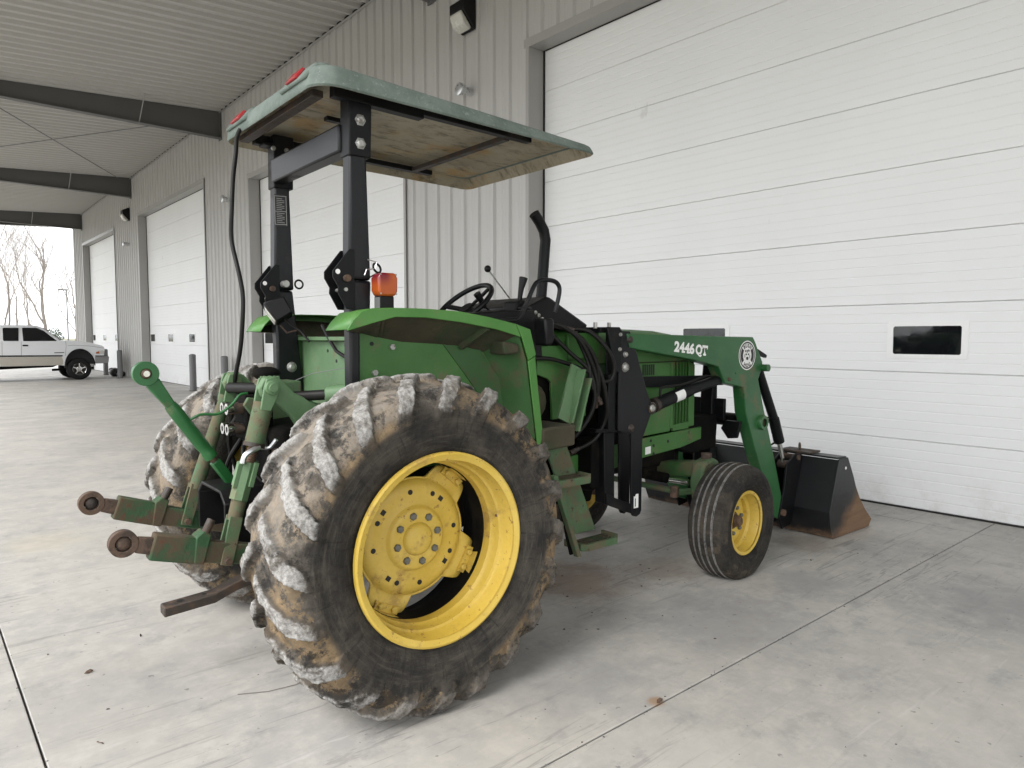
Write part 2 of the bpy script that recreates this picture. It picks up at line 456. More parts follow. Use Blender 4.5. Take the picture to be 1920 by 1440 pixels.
# ================================================================== SETTING
DOOR_X, WALL_X = 6.72, 6.48
g = MB().box(-900, 900, -900, 900, -1.0, -.22).build('ground', 'ground_gravel', smooth=0)
tag(g, 'gravel and winter grass beyond the concrete apron', 'ground', kind='structure')

# concrete apron: separate slabs with recessed saw joints
fl = MB().box(-16, 6.9, -9, 47, -.21, -.05).build('concrete_floor', 'joint_dark', smooth=0)
tag(fl, 'pale concrete apron with saw-cut joints and tyre scuffs', 'floor', kind='structure')
XJ = [-16, -11.575, -5.625, .325, 6.27, 6.895]
YJ = [-8.9, -4.17, 1.768, 7.73, 13.7, 19.65, 25.6, 31.5, 37.4, 46.9]
for i in range(len(XJ)-1):
    for j in range(len(YJ)-1):
        gp = .0042
        x0, x1, y0, y1 = XJ[i]+gp, XJ[i+1]-gp, YJ[j]+gp, YJ[j+1]-gp
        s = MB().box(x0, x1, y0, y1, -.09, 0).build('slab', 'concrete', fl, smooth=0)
        b = s.modifiers.new('bevel', 'BEVEL'); b.width = .003; b.segments = 1

# debris: crumbs of earth, bits of leaf
rng = random.Random(3)
mb = MB()
for k in range(230):
    x = rng.uniform(.3, 6.0); y = rng.uniform(1.0, 6.5)
    if k < 60: x = rng.gauss(3.3, .6); y = rng.gauss(2.9, .35)
    elif k > 150: x = rng.uniform(1.2, 6.2); y = 1.768 + rng.gauss(0, .012)
    elif k > 110: x = .325 + rng.gauss(0, .012); y = rng.uniform(2.5, 9)
    r = rng.choice((.003,.004,.006,.009)) * (.6 if k > 110 else 1); h = r*rng.uniform(.3, .8)
    n = 5; a0 = rng.uniform(0, 6)
    ring = [(x + r*rng.uniform(.6,1.3)*math.cos(a0+2*PI*q/n), y + r*rng.uniform(.6,1.3)*math.sin(a0+2*PI*q/n), .0) for q in range(n)]
    mb.add(ring + [(x, y, h)], [(q, (q+1) % n, n) for q in range(n)])
d = mb.build('floor_crumbs', 'tail_dirt', smooth=0)
tag(d, 'small dark crumbs of earth scattered on the concrete', 'debris', kind='stuff')
def leaf(x, y, a, s, label):
    m = MB(); p = [(-1,0,.004/s), (-.4,.35,.010/s), (.4,.28,.014/s), (1,0,.006/s), (.35,-.3,.003/s), (-.45,-.3,.004/s)]
    m.add([(x + s*(u*math.cos(a)-v*math.sin(a)), y + s*(u*math.sin(a)+v*math.cos(a)), w*s) for u, v, w in p], [(0,1,5),(1,2,4,5),(2,3,4)])
    o = m.build('dead_leaf', 'rust_steel', smooth=0); tag(o, label, 'leaf', 'dead leaves on the concrete')
    sm = o.modifiers.new('s', 'SOLIDIFY'); sm.thickness = .002
leaf(1.345, 1.83, .5, .022, 'curled brown leaf on the concrete below the big rear tyre')
leaf(.58, 3.62, .2, .020, 'small dark leaf near the left edge joint')
leaf(.50, 2.95, 2.2, .016, 'dark scrap of leaf beside the left floor joint')
leaf(.86, 3.9, 1.2, .012, 'tiny leaf left of the drawbar')
leaf(2.335, 1.775, .1, .022, 'rusty leaf lying on the long joint at right')
tw = MB().tube([(1.02,2.98,.004),(1.13,2.92,.004),(1.24,2.90,.004),(1.31,2.91,.004),(1.37,2.96,.012)], .0018, 5).build('thin_twig', 'bark')
tag(tw, 'thin dark curved twig on the floor left of the rear tyre', 'twig')

# ------------------------------------------------------------------ building
bld = empty('warehouse', (0, 0, 0))
tag(bld, 'pale ribbed metal warehouse with white overhead doors and canopy roof', 'building')
def zj(y): return 7.53 - .0105*y          # wall/roof junction
PITCH = .2965
def wall_run(y0, y1, z0, ztop=None, sheet=3):
    n = max(1, round((y1-y0)/(PITCH*sheet))); w = (y1-y0)/n
    for k in range(n):
        a, b = y0+k*w, y0+(k+1)*w; p = (b-a)/sheet
        pts = []
        for q in range(sheet):
            s = a+q*p
            pts += [(s, 0), (s+.035*p/.2965, 0), (s+.060, -.036), (s+.092, -.036), (s+.117, 0),
                    (s+.185, 0), (s+.190, -.004), (s+.200, -.004), (s+.205, 0), (s+.235, 0), (s+.240, -.004), (s+.250, -.004), (s+.255, 0)]
        pts.append((b, 0))
        zt = zj(a)
        m = MB(); nn = len(pts)
        vs = [(WALL_X+d, y, z0) for y, d in pts] + [(WALL_X+d, y, zt) for y, d in pts]
        m.add(vs, [(i, i+1, nn+i+1, nn+i) for i in range(nn-1)])
        m.build('wall_panel', 'wall_metal', bld, smooth=25)
DOORS = [(.22, 7.17, 5.35), (10.28, 17.17, 5.30), (20.5, 27.6, 5.75), (31.35, 37.6, 5.68)]
edges = [-8.0] + [e for d in DOORS for e in d[:2]] + [39.8]
for k in range(0, len(edges), 2): wall_run(edges[k]+.0, edges[k+1]-.0, .01)
for (a, b, h) in DOORS: wall_run(a, b, h+.02)

def section_mesh(w, z0, z1):
    """one insulated door section: shallow ribs, tongue and groove edges"""
    pr = [(.0, z0+.002), (.012, z0+.002), (.012, z0)]
    pr = [(.006, z0+.0015)]
    n = 7; step = (z1-z0)/n
    pr.append((0, z0+.007))
    for k in range(1, n):
        zc = z0+k*step
        pr += [(0, zc-.007), (.0022, zc-.002), (.0022, zc+.002), (0, zc+.007)]
    pr += [(0, z1-.007), (.006, z1-.0015)]
    m = MB(); q = len(pr)
    vs = [(x, 0, z) for x, z in pr] + [(x, w, z) for x, z in pr] + [(.045, 0, z0+.0015), (.045, 0, z1-.0015), (.045, w, z0+.0015), (.045, w, z1-.0015)]
    fs = [(i, i+1, q+i+1, q+i) for i in range(q-1)]
    fs += [tuple(range(q)) + (2*q+1, 2*q), tuple(range(2*q-1, q-1, -1)) + (2*q+2, 2*q+3), (q-1, 2*q-1, 2*q+3, 2*q+1), (0, 2*q, 2*q+2, q)]
    m.add(vs, fs)
    return m
for k, (a, b, h) in enumerate(DOORS):
    dr = empty('overhead_door', (DOOR_X, a, 0), parent=bld)
    w = b-a
    zs = [.012, .612] + [.612 + (h+.06-.612)*i/8 for i in range(1, 9)]
    win = [w-.40, w-2.595, w-4.84]
    for i in range(9):
        if i == 2:
            # window section is cut round the panes: blank + frames set into it
            section_mesh(w-.05, zs[i], zs[i+1]).build('section', 'door_white', dr, smooth=20).location = (0, .025, 0)
        else:
            section_mesh(w-.05, zs[i], zs[i+1]).build('section', 'door_white', dr, smooth=20).location = (0, .025, 0)
    for c in win:
        z0, z1, hw = 1.335, 1.655, .32
        f = MB()
        ro = lambda y0, y1, za, zb, r: [(y0+r, za), (y1-r, za), (y1, za+r), (y1, zb-r), (y1-r, zb), (y0+r, zb), (y0, zb-r), (y0, za+r)]
        o_ = ro(c-hw, c+hw, z0, z1, .015); i_ = ro(c-hw+.05, c+hw-.05, z0+.035, z1-.04, .012)
        vs = [(-.012, y, z) for y, z in o_] + [(-.012, y, z) for y, z in i_] + [(.004, y, z) for y, z in o_] + [(.006, y, z) for y, z in i_]
        fs = []
        for q in range(8):
            p = (q+1) % 8
            fs += [(q, p, 8+p, 8+q), (16+q, q, p, 16+p), (8+q, 8+p, 24+p, 24+q)]
        f.add(vs, fs); f.build('window_frame', 'frame_white', dr, smooth=30)
        MB().box(-.0045, .004, c-hw+.045, c+hw-.045, z0+.030, z1-.035).build('window_pane', 'tinted_glass', dr, smooth=0)
    # seals
    MB().box(-.014, -.002, .0, .03, 0, h+.02).build('side_seal', 'seal_black', dr, smooth=0)
    MB().box(-.014, -.002, w-.030, w-.002, 0, h+.02).build('side_seal', 'seal_black', dr, smooth=0)
    MB().box(-.010, .04, .02, w-.02, .0, .0115).build('bottom_seal', 'seal_black', dr, smooth=0)
    MB().box(-.012, -.003, .042, w-.042, h-.012, h+.04).build('head_seal', 'seal_black', dr, smooth=0)
    # steel jambs and head trim
    for s, yy in ((-1, a), (1, b)):
        e0, e1 = (yy-.10, yy+.0) if s < 0 else (yy, yy+.10)
        rv = (yy-.001, yy+.004) if s < 0 else (yy-.004, yy+.001)
        m = MB().box(WALL_X-.036, DOOR_X-.016, rv[0], rv[1], 0, h)
        m.build('jamb_reveal', 'trim_metal', bld, smooth=0)
        MB().box(WALL_X-.036, WALL_X-.0315, min(e0,e1) if s>0 else yy-.06, (yy+.06) if s>0 else max(e0,e1), 0, h+.05).build('jamb_face', 'trim_metal', bld, smooth=0)
    MB().box(WALL_X-.040, DOOR_X-.016, a, b, h-.001, h+.004).build('head_soffit', 'trim_metal', bld, smooth=0)
    MB().prism([(WALL_X-.041, h-.012), (WALL_X-.037, h-.012), (WALL_X-.037, h+.10), (WALL_X-.005, h+.115), (WALL_X-.005, h+.12), (WALL_X-.041, h+.105)], 'y', a-.09, b+.09).build('head_trim', 'trim_metal', bld, smooth=0)
# body of the building behind the skin
MB().box(6.80, 30, -8, 39.75, 0, 7.0).build('rear_shell', 'wall_metal', bld, smooth=0)
MB().box(WALL_X+.0, 6.80, 39.76, 39.80, 0, 7.1).build('end_wall', 'wall_metal', bld, smooth=0)
MB().box(WALL_X-.045, WALL_X+.0, 39.60, 39.82, 0, 7.08).build('corner_trim', 'trim_metal', bld, smooth=0)
# base trim
# ---- canopy roof over the apron
roof = empty('canopy_roof', (0,0,0), parent=bld)
SL = .055; XE = -1.9
def zr(x, y): return zj(y) - (WALL_X - x)*SL
NP = 54; y0 = -9.0; WS = (40.0 - y0)/NP
for k in range(NP):
    a = y0+k*WS; p = WS/3
    pts = []
    for q in range(3):
        s = a+q*p
        pts += [(s, 0), (s+.03, 0), (s+.06, -.062), (s+.12, -.062), (s+.15, 0), (s+.175, 0), (s+.185, -.013), (s+.195, -.013), (s+.205, 0), (s+.24,0), (s+.25,-.013), (s+.26,-.013), (s+.27, 0)]
    pts.append((a+WS, 0)); nn = len(pts)
    m = MB()
    m.add([(WALL_X+.02, y, zr(WALL_X+.02, y)+d) for y, d in pts] + [(XE, y, zr(XE, y)+d) for y, d in pts], [(i, i+1, nn+i+1, nn+i) for i in range(nn-1)])
    m.build('roof_panel', 'roof_metal', roof, smooth=25)
MB().prism([(XE, zr(XE,15)+.06), (WALL_X+.02, zr(WALL_X+.02,15)+.35), (30, 9.2), (30, 9.6), (WALL_X, zj(15)+.7), (XE, zr(XE,15)+.45)], 'y', -9.2, 40.2).build('roof_deck', 'roof_metal', roof, smooth=0)
MB().box(XE-.15, XE+.05, -9.2, 40.2, 6.2, 6.95).build('eave_fascia', 'trim_metal', roof, smooth=0)
# closure strip where the roof meets the wall
MB().hexa((WALL_X-.035, -8, zj(-8)-.035), (WALL_X-.035, 39.7, zj(39.7)-.035), .03, .03).build('closure_strip', 'seal_black', roof, smooth=0)
MB().hexa((WALL_X-.055, -8, zj(-8)-.085), (WALL_X-.055, 39.7, zj(39.7)-.085), .045, .012).build('closure_angle', 'trim_metal', roof, smooth=0)
for y in (-.2, 9.4, 19.0, 28.45, 37.58, 39.70):
    d0 = .73 if y < 39 else .36
    zt = zr(WALL_X, y) - .012; zb = zt - d0
    xm = .8
    top = lambda x: zr(x, y) - .035
    web = [(WALL_X-.04, zb+.02), (xm, top(xm)-.30), (XE+.1, top(XE+.1)-.30), (XE+.1, top(XE+.1)), (WALL_X-.04, top(WALL_X-.04))]
    if y > 39: web = [(WALL_X-.04, zb), (XE+.1, top(XE+.1)-.30), (XE+.1, top(XE+.1)), (WALL_X-.04, top(WALL_X-.04))]
    m = MB().prism(web, 'y', y-.005, y+.005)
    # flanges
    bot = web[:3] if y < 39 else web[:2]
    for (p, q) in zip(bot[:-1], bot[1:]):
        m.hexa((p[0], y, p[1]), (q[0], y, q[1]), .20, .014)
    m.hexa((WALL_X-.04, y, top(WALL_X-.04)+.007), (XE+.1, y, top(XE+.1)+.007), .20, .014)
    m.box(WALL_X-.052, WALL_X-.034, y-.11, y+.11, zb-.03, zt)
    m.build('rafter', 'beam_grey', roof, smooth=0)
    if y < 39:
        for x in (4.55, 1.75):
            zb2 = zb + (top(0)-.30-zb)*(WALL_X-x)/WALL_X if x > 0 else top(x)-.3
            zb2 += .03
            MB().hexa((x, y-.55, zr(x, y)-.03), (x-.02, y-.03, zb2), .05, .012, up=(1,0,0)).build('flange_brace', 'brace_grey', roof, smooth=0)
    if y > 9 or y < 0:
        MB().box(XE+.05, XE+.30, y-.1, y+.1, 0, zr(XE, y)-.3).build('canopy_column', 'beam_grey', roof, bevel=.004)
for (p, q) in (((1.2,19.3,zr(1.2,19.3)-.20), (6.0,28.2,zr(6.0,28.2)-.12)), ((5.2,19.3,zr(5.2,19.3)-.45), (.2,28.2,zr(.2,28.2)-.12))):
    MB().cyl(p, q, .012, 6).build('brace_rod', 'post_grey', roof)

# ---- things fixed to the wall
def wall_light(y, z, label):
    r = empty('wall_light', (WALL_X-.031, y, z)); tag(r, label, 'wall light', 'wall lights of the warehouse')
    MB().prism([(0,.0), (0,.44), (-.06,.45), (-.235,.36), (-.235,.23), (-.05,.02)], 'y', -.16, .16).build('housing', 'black_plastic', r, bevel=.012)
    m = MB().prism([(-.236,.215), (-.246,.35), (-.232,.36), (-.060,.03), (-.105,.0), (-.222,.12)], 'y', -.135, .135)
    m = MB().prism([(-.231,.225), (-.262,.19), (-.20,.04), (-.085,-.02), (-.055,.022)], 'y', -.135, .135)
    m.build('lens', 'lamp_glass', r, bevel=.02)
    for q in range(5):
        MB().box(-.02, 0, -.10+q*.05, -.095+q*.05, .0, .01).build('rib', 'black_plastic', r, smooth=0) if q == 0 else None
wall_light(8.47, 5.93, 'black wall light with pale lens above the tractor canopy')
wall_light(28.85, 5.72, 'distant black wall light between the two far doors')
def vent(y, z, label):
    r = empty('exhaust_vent', (WALL_X-.0, y, z)); tag(r, label, 'vent', 'round metal vents along the warehouse wall')
    MB().cyl((.0,0,0), (-.20,0,-.0), .058, 20).build('pipe', 'galv', r)
    MB().lathe([(.0,-.245), (.05,-.245), (.085,-.235), (.090,-.225), (.090,-.205), (.075,-.198), (.0,-.198)], 'x', n=24).build('cap', 'galv', r)
    MB().lathe([(.058,-.16),(.066,-.16),(.066,-.14),(.058,-.14)], 'x', n=20).build('band', 'galv', r)
    MB().cyl((-.248,0,.045), (-.243,0,.045), .012, 10).build('rivet', 'post_grey', r)
vent(8.46, 5.09, 'round silver vent pipe beside the near white door')
vent(18.45, 4.98, 'silver vent pipe on the wall behind the hanging cable')
vent(28.95, 4.90, 'farthest small silver vent pipe by the last door')

def bollard(x, y, label):
    r = empty('bollard', (x, y, 0)); tag(r, label, 'bollard', 'grey bollards along the warehouse')
    MB().lathe([(.0,1.045), (.04,1.042), (.075,1.03), (.09,1.01), (.09,.0)], 'z', n=24).build('post', 'post_grey', r)
    MB().lathe([(.09,.0),(.115,.0),(.11,.012),(.09,.014)], 'z', n=24).build('base_collar', 'tail_dirt', r)
bollard(6.20, 21.05, 'grey bollard before a white door, right of the raised green link eye')
bollard(6.22, 18.5, 'grey bollard before ribbed wall, rising behind the far rear tyre')
bollard(6.10, 29.4, 'grey bollard before the ribbed wall, right of the black bag')
bollard(6.19, 32.3, 'grey bollard behind the white truck front bumper')
mb = MB(); rr = random.Random(5)
mb.sphere((0,0,.16), .2, 18, 10, (1.0,1.3,.8)); mb.sphere((.10,-.42,.10), .17, 16, 8, (1,1.6,.6)); mb.sphere((-.05,.2,.25), .10, 12, 8, (1,1,.7))
me = mb.mesh('black_bag', 'bag_black', 60)
for v in me.vertices: v.co += Vector((rr.uniform(-.015,.015), rr.uniform(-.015,.015), rr.uniform(-.012,.012)))
o = obj('black_bag', me); o.location = (6.25, 31.0, -.0); o.rotation_euler.z = R(8)
tag(o, 'slumped black bag lying between the two far bollards', 'bag')

# ================================================================== TRACTOR
TR = empty('tractor', (1.59, 3.28, 0), R(-1.5))
tag(TR, 'worn green tractor with front loader, yellow wheels and sun canopy', 'tractor')
AX, AZ, RR = .045, .672, .695         # rear axle x, z, tyre radius

# ---- rear tyre: a grid wrapped round the section, lugs raised from it
def rear_tyre_mesh():
    NA, NL = 1040, 20
    # section (w outward, r): inner bead -> tread -> outer bead
    side = [(.165,.372),(.178,.385),(.192,.405),(.1985,.409),(.1985,.416),(.1965,.420),(.206,.437),(.214,.47),(.217,.505),(.2165,.535),(.2215,.541),(.2215,.549),(.2145,.556),(.213,.567),(.208,.588),(.200,.608),(.188,.626),(.170,.640),(.150,.648),(.130,.6525),(.110,.656),(.09,.6585),(.07,.6605),(.05,.662),(.03,.663),(.012,.6635)]
    sec = [(-w, r) for w, r in side] + [(w, r) for w, r in reversed(side)]
    # resample denser on the tread
    P0 = np.array(sec); dl = np.hypot(*np.diff(P0, axis=0).T); wt = np.where((P0[:-1,1]+P0[1:,1])/2 > .56, 3.0, 1.0)
    cs = np.concatenate([[0], np.cumsum(dl*wt)]); q_ = np.linspace(0, cs[-1], 104)
    P = np.stack([np.interp(q_, cs, P0[:,0]), np.interp(q_, cs, P0[:,1])], 1); M = len(P)
    a = np.arange(NA)*2*np.pi/NA
    rnd = np.random.default_rng(4)
    lugn = [rnd.normal(0, 1, NL*2) for _ in range(4)]
    V = np.zeros((NA, M, 3)); LUG = np.zeros((NA, M)); TRD = np.zeros((NA, M))
    H = .039
    for j in range(M):
        w, r = P[j]; s = abs(w); half = 0 if w < 0 else 1
        # lateral coordinate of the lug: arc distance from the centre line down over the shoulder
        if r > .64: t = s
        else: t = .17 + (.640-r)*1.0
        # angular position of lug centre: swept back towards the shoulder
        sw = .30*min(t, .24)/.22 + .10*max(0, .1-t)
        u = ((a - sw)*NL/(2*np.pi) + .5*half) % 1.0
        idx = (np.floor((a - sw)*NL/(2*np.pi) + .5*half).astype(int)) % NL
        wid = .100 + .075*min(1, t/.17)**1.5          # half width of the lug (fraction of the pitch)
        wob = lugn[half][idx]*.010
        e = np.abs(u-.5+wob) + .016*(np.sin(a*97+t*140+half)*.5+np.sin(a*61-t*210+1)*.5+.5*np.sin(a*173+t*320))
        prof = np.clip((wid + .048 - e)/.058, 0, 1); prof = prof*prof*(3-2*prof)
        # length of the lug: nose near centre, tail fading down the shoulder
        endf = np.clip((t + .0)/.018, 0, 1)
        tail = np.clip((.290 + lugn[half+2][idx]*.010 - t)/.085, 0, 1); tail = tail*tail*(3-2*tail)
        h = prof*endf*tail
        hh = H*h*(.90 + .05*lugn[half][(idx*7) % NL] + .06*np.sin(a*83-t*170)*np.sin(a*37+t*90))
        # direction: radial on the tread, outward on the shoulder
        rad = 1.0 if r > .655 else np.clip((r-.50)/.155, .25, 1)
        out = np.sqrt(max(0, 1-rad*rad))*(1 if w > 0 else -1)
        lump = .0022*(np.sin(a*23+w*40)*np.sin(a*9.3-w*61)+np.sin(a*41+w*90))*min(1, max(0, (r-.5)/.1))
        rr = r + hh*rad + lump
        ww = w + hh*out*.8
        # sag at the contact patch
        V[:, j, 0] = rr*np.cos(a); V[:, j, 2] = rr*np.sin(a); V[:, j, 1] = -ww
        LUG[:, j] = h; TRD[:, j] = np.clip((r-.50)/.12, 0, 1)
    low = -.672
    zz = V[:, :, 2]; under = zz < low + .012
    V[:, :, 2] = np.where(zz < low, low + .0005, zz)
    bul = np.clip((-.35 - zz)/.32, 0, 1)**2
    V[:, :, 1] *= 1 + .055*bul
    verts = V.reshape(-1, 3); faces = []
    for i in range(NA):
        i2 = (i+1) % NA
        for j in range(M-1):
            faces.append((i*M+j, i*M+j+1, i2*M+j+1, i2*M+j))
    me = bpy.data.meshes.new('tyre'); me.from_pydata(verts.tolist(), [], faces)
    for n_, A in (('lug', LUG), ('tread', TRD)):
        at = me.attributes.new(n_, 'FLOAT', 'POINT'); at.data.foreach_set('value', A.reshape(-1).astype(np.float32))
    me.materials.append(MAT['tyre_rear'])
    for p in me.polygons: p.use_smooth = True
    bm = bmesh.new(); bm.from_mesh(me); bmesh.ops.recalc_face_normals(bm, faces=bm.faces); bm.to_mesh(me); bm.free()
    me.set_sharp_from_angle(angle=R(55))
    return me

LOBES = (50, 142, 244, 331)
def disc_mesh():
    """wheel centre: pressed plate with rolled edge and four lobes"""
    NT_, m = 240, MB()
    rad = [0, .072, .100, .120, .127, .134, .142, .19, .212, .225, .236, .244, .252, .27, .29, .32]
    yw  = [.020,.020,.020,.020,.016,.006,.001,.0,-.001,-.006,-.014,-.022,-.028,-.024,-.020,-.018]
    vs = []
    for k in range(NT_):
        t = 360*k/NT_; f = 0
        for l in LOBES:
            d_ = abs((t-l+180) % 360-180); q = max(0, min(1, (27-d_)/13)); f = max(f, q*q*(3-2*q))
        ro = .250 + (.322-.250)*f; tr_ = R(t)
        for i, r in enumerate(rad):
            q = r if r <= .252 else .252 + (ro-.252)*(r-.252)/(.32-.252)
            vs.append((q*math.cos(tr_), -yw[i], q*math.sin(tr_)))
    M = len(rad); fs = []
    for k in range(NT_):
        q = (k+1) % NT_
        for i in range(M-1): fs.append((k*M+i, k*M+i+1, q*M+i+1, q*M+i))
    m.add(vs, fs)
    return m

def rear_wheel(side, label):
    w = empty('rear_wheel', (AX, -.785*side, AZ), 0, TR)
    w['label'] = label
    if side < 0: w.rotation_euler = (0, 0, PI)
    return w
TY = rear_tyre_mesh()
rim_prof = [(r*.978, w) for r, w in [(.368,.205),(.392,.212),(.401,.207),(.403,.196),(.399,.190),(.386,.192),(.375,.186),(.370,.165),(.369,.135),(.362,.122),(.352,.118),(.350,.092),(.344,.078),(.338,.072),(.336,.03),(.334,-.03),(.338,-.06),(.352,-.075),(.36,-.115),(.369,-.13),(.372,-.175),(.40,-.19),(.403,-.2)]]
RIM_IN = MB().lathe([(r, -w) for r, w in rim_prof if w < .031], 'y', n=96).mesh('rim_barrel', 'grime_shade_black', 30)  # inner half of the rim: caked mud and painted-in shade in one dark colour
RIM = MB().lathe([(r, -w) for r, w in rim_prof if w > .029], 'y', n=96).mesh('rim', 'wheel_yellow', 30)
DISC = disc_mesh().mesh('wheel_disc', 'wheel_yellow', 50)
CAP = MB().lathe([(0,-.030),(.03,-.028),(.055,-.022),(.068,-.012),(.071,0),(.074,.004)], 'y', n=40).mesh('hub_cap', 'wheel_yellow', 50)
NUT = MB().lathe([(0,-.018),(.012,-.018),(.0165,-.014),(.0165,0)], 'y', n=6).mesh('lug_nut', 'nut_grey', 30)
HOLE = MB().box(-.010,.010,-.001,.004,-.011,.011).mesh('bolt_hole', 'seal_black', 0)
HOLER = MB().lathe([(0,-.001),(.011,-.001),(.011,.004)], 'y', n=14).mesh('bolt_hole', 'seal_black', 0)
def clamp():
    m = MB()
    m.box(-.06,.06,-.014,.006,-.012,.030)
    m.box(-.065,.065,-.05,.03,.022,.030)
    for x in (-.034,.034): m.lathe([(0,-.030),(.010,-.030),(.0145,-.027),(.0145,-.014)], 'y', (x,0,.002), 6)
    return m.mesh('rim_clamp', 'wheel_yellow', 30)
CLAMP = clamp()
for side, label in ((1, 'near rear wheel with muddy lugged tyre'), (-1, 'far rear wheel with muddy lugged tyre')):
    w = rear_wheel(side, label)
    o = obj('tyre', TY, w)
    if side < 0: o.rotation_euler = (0, 0, PI); o.scale = (1, -1, 1)
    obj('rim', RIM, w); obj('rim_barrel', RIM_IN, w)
    dd = obj('wheel_disc', DISC, w); dd.location = (0, .025, 0)
    s = dd.modifiers.new('solid', 'SOLIDIFY'); s.thickness = .012; s.offset = 0
    cp = obj('hub_cap', CAP, w); cp.location = (0, .000, 0)
    MB().lathe([(.071,.0035),(.0765,.0035),(.0765,.006)], 'y', n=40).build('cap_gap', 'seal_black', w)
    for k in range(8):
        t = R(12+45*k); n_ = obj('lug_nut', NUT, w); n_.location = (.1*math.cos(t), .0045, .1*math.sin(t)); n_.rotation_euler = (0, t, 0)
    for l in LOBES:
        t = R(l); c_ = obj('rim_clamp', CLAMP, w); c_.location = (.302*math.cos(t), .040, .302*math.sin(t)); c_.rotation_euler = (0, PI/2 - t, 0)
    for k in range(4):
        t = R(58+90*k)
        for dt, hm in ((-9, HOLE), (5, HOLER), (38, HOLER)):
            h_ = obj('bolt_hole', hm, w); tt = t+R(dt); h_.location = (.198*math.cos(tt), .0180, .198*math.sin(tt)); h_.rotation_euler = (0, -tt, 0)
    v_ = obj('valve', MB().cyl((.352,-.10,.07),(.335,-.112,.067),.007,8).mesh('valve','rust_steel'), w)
    # hub barrel behind the disc, coloured black so the openings look shaded
    MB().lathe([(.19,.03),(.17,.12),(.15,.30)], 'y', n=32).build('hub_barrel', 'grime_shade_black', w)

# ---- front wheels
def front_tyre_mesh():
    ro = .372
    prof = []; attr = []
    def P(w, r, lug, trd): prof.append((w, r)); attr.append((lug, trd))
    half = [(.085,.200,0,0),(.100,.205,0,0),(.118,.225,0,0),(.130,.255,0,.1),(.134,.285,0,.3),(.130,.310,.3,.6),(.121,.332,.45,1),(.112,.346,.3,1),(.100,.356,.1,1)]
    rib = []
    gro = [.081,.040,0.0]
    for w, r, l, t in half: P(-w, r, l, t)
    xs = [-.1,-.066,-.027,.027,.066,.1]
    def tr(w): return ro - .020*(abs(w)/.1)**2.2
    for gc in (-.062,-.021,.021,.062):
        for dw, dr, l in ((-.009,0,.15),(-.0055,0,1.0),(-.0035,-.016,1.2),(.0035,-.016,1.2),(.0055,0,1.0),(.009,0,.15)):
            P(gc+dw, tr(gc+dw)+dr, l, 1)
    for w, r, l, t in reversed(half): P(w, r, l, t)
    n = 120; m = len(prof)
    vs = []; fs = []; L_ = []; T_ = []
    for k in range(n):
        t = 2*PI*k/n
        for i, (w, r) in enumerate(prof):
            z = r*math.sin(t); wb = w*(1+.06*max(0, (-.2-z)/.17)**2)
            vs.append((r*math.cos(t), -wb, max(z, -.3445))); L_.append(attr[i][0]); T_.append(attr[i][1])
    for k in range(n):
        q = (k+1) % n
        for i in range(m-1): fs.append((k*m+i, k*m+i+1, q*m+i+1, q*m+i))
    me = bpy.data.meshes.new('tyre'); me.from_pydata(vs, [], fs)
    for nm, A in (('lug', L_), ('tread', T_)):
        at = me.attributes.new(nm, 'FLOAT', 'POINT'); at.data.foreach_set('value', np.array(A, np.float32))
    me.materials.append(MAT['tyre_front'])
    for p in me.polygons: p.use_smooth = True
    bm = bmesh.new(); bm.from_mesh(me); bmesh.ops.recalc_face_normals(bm, faces=bm.faces); bm.to_mesh(me); bm.free()
    me.set_sharp_from_angle(angle=R(50))
    return me
FT = front_tyre_mesh()
FRIM = MB().lathe([(.185,-.10),(.203,-.104),(.207,-.098),(.200,-.09),(.190,-.088),(.184,-.07),(.178,-.03),(.165,-.015),(.160,.03),(.180,.06),(.2,.095)], 'y', n=64).mesh('rim', 'wheel_yellow', 30)
FDISC = MB().lathe([(.0,-.0),(.06,-.0),(.075,-.012),(.11,-.018),(.145,-.002),(.166,.012)], 'y', n=48).mesh('wheel_disc', 'wheel_yellow', 40)
for side, label in ((1, 'near front wheel with ribbed tyre'), (-1, 'far front wheel with ribbed tyre')):
    w = empty('front_wheel', (2.44, -.722*side, .345), R(5) if side > 0 else PI+R(5), TR); w['label'] = label
    obj('tyre', FT, w); obj('rim', FRIM, w); obj('wheel_disc', FDISC, w)
    MB().lathe([(0,-.062),(.028,-.060),(.036,-.05),(.038,-.02),(.055,-.012),(.06,.0)], 'y', n=28).build('hub', 'rust_steel', w)
    for k in range(6):
        t = R(60*k+15); n_ = obj('lug_nut', NUT, w); n_.location = (.082*math.cos(t), -.014, .082*math.sin(t)); n_.scale = (.8,1,.8)

# ---- chassis and driveline
ch = empty('chassis', (0,0,0), 0, TR)
MB().prism([(-.36,.62),(-.30,1.10),(.35,1.16),(.95,1.02),(1.30,1.02),(1.30,.55),(.5,.46),(-.2,.46)], 'y', -.21, .21).build('transmission_case', 'grime_shade_black', ch, bevel=.03)
MB().lathe([(.14,-.62),(.155,-.50),(.13,-.44),(.16,-.25),(.20,-.2),(.20,.2),(.16,.25),(.13,.44),(.155,.50),(.14,.62)], 'y', (AX,0,AZ), 32).build('axle_housing', 'dirty_green', ch)
MB().box(1.28,2.55,-.19,.19,.62,1.22).build('engine_block', 'grime_shade_black', ch, bevel=.03)
MB().prism([(1.30,.50),(1.30,.72),(1.75,.60),(1.72,.47)], 'y', -.17, .17).build('oil_pan', 'grime_shade_black', ch, bevel=.02)
for k in range(4): MB().cyl((1.45+k*.13,-.19,.80),(1.45+k*.13,-.235,.80),.035,14).build('engine_port', 'rust_steel', ch)
MB().cyl((1.42,-.26,.66),(1.62,-.26,.62),.05,16).build('oil_filter', 'grime_shade_black', ch)
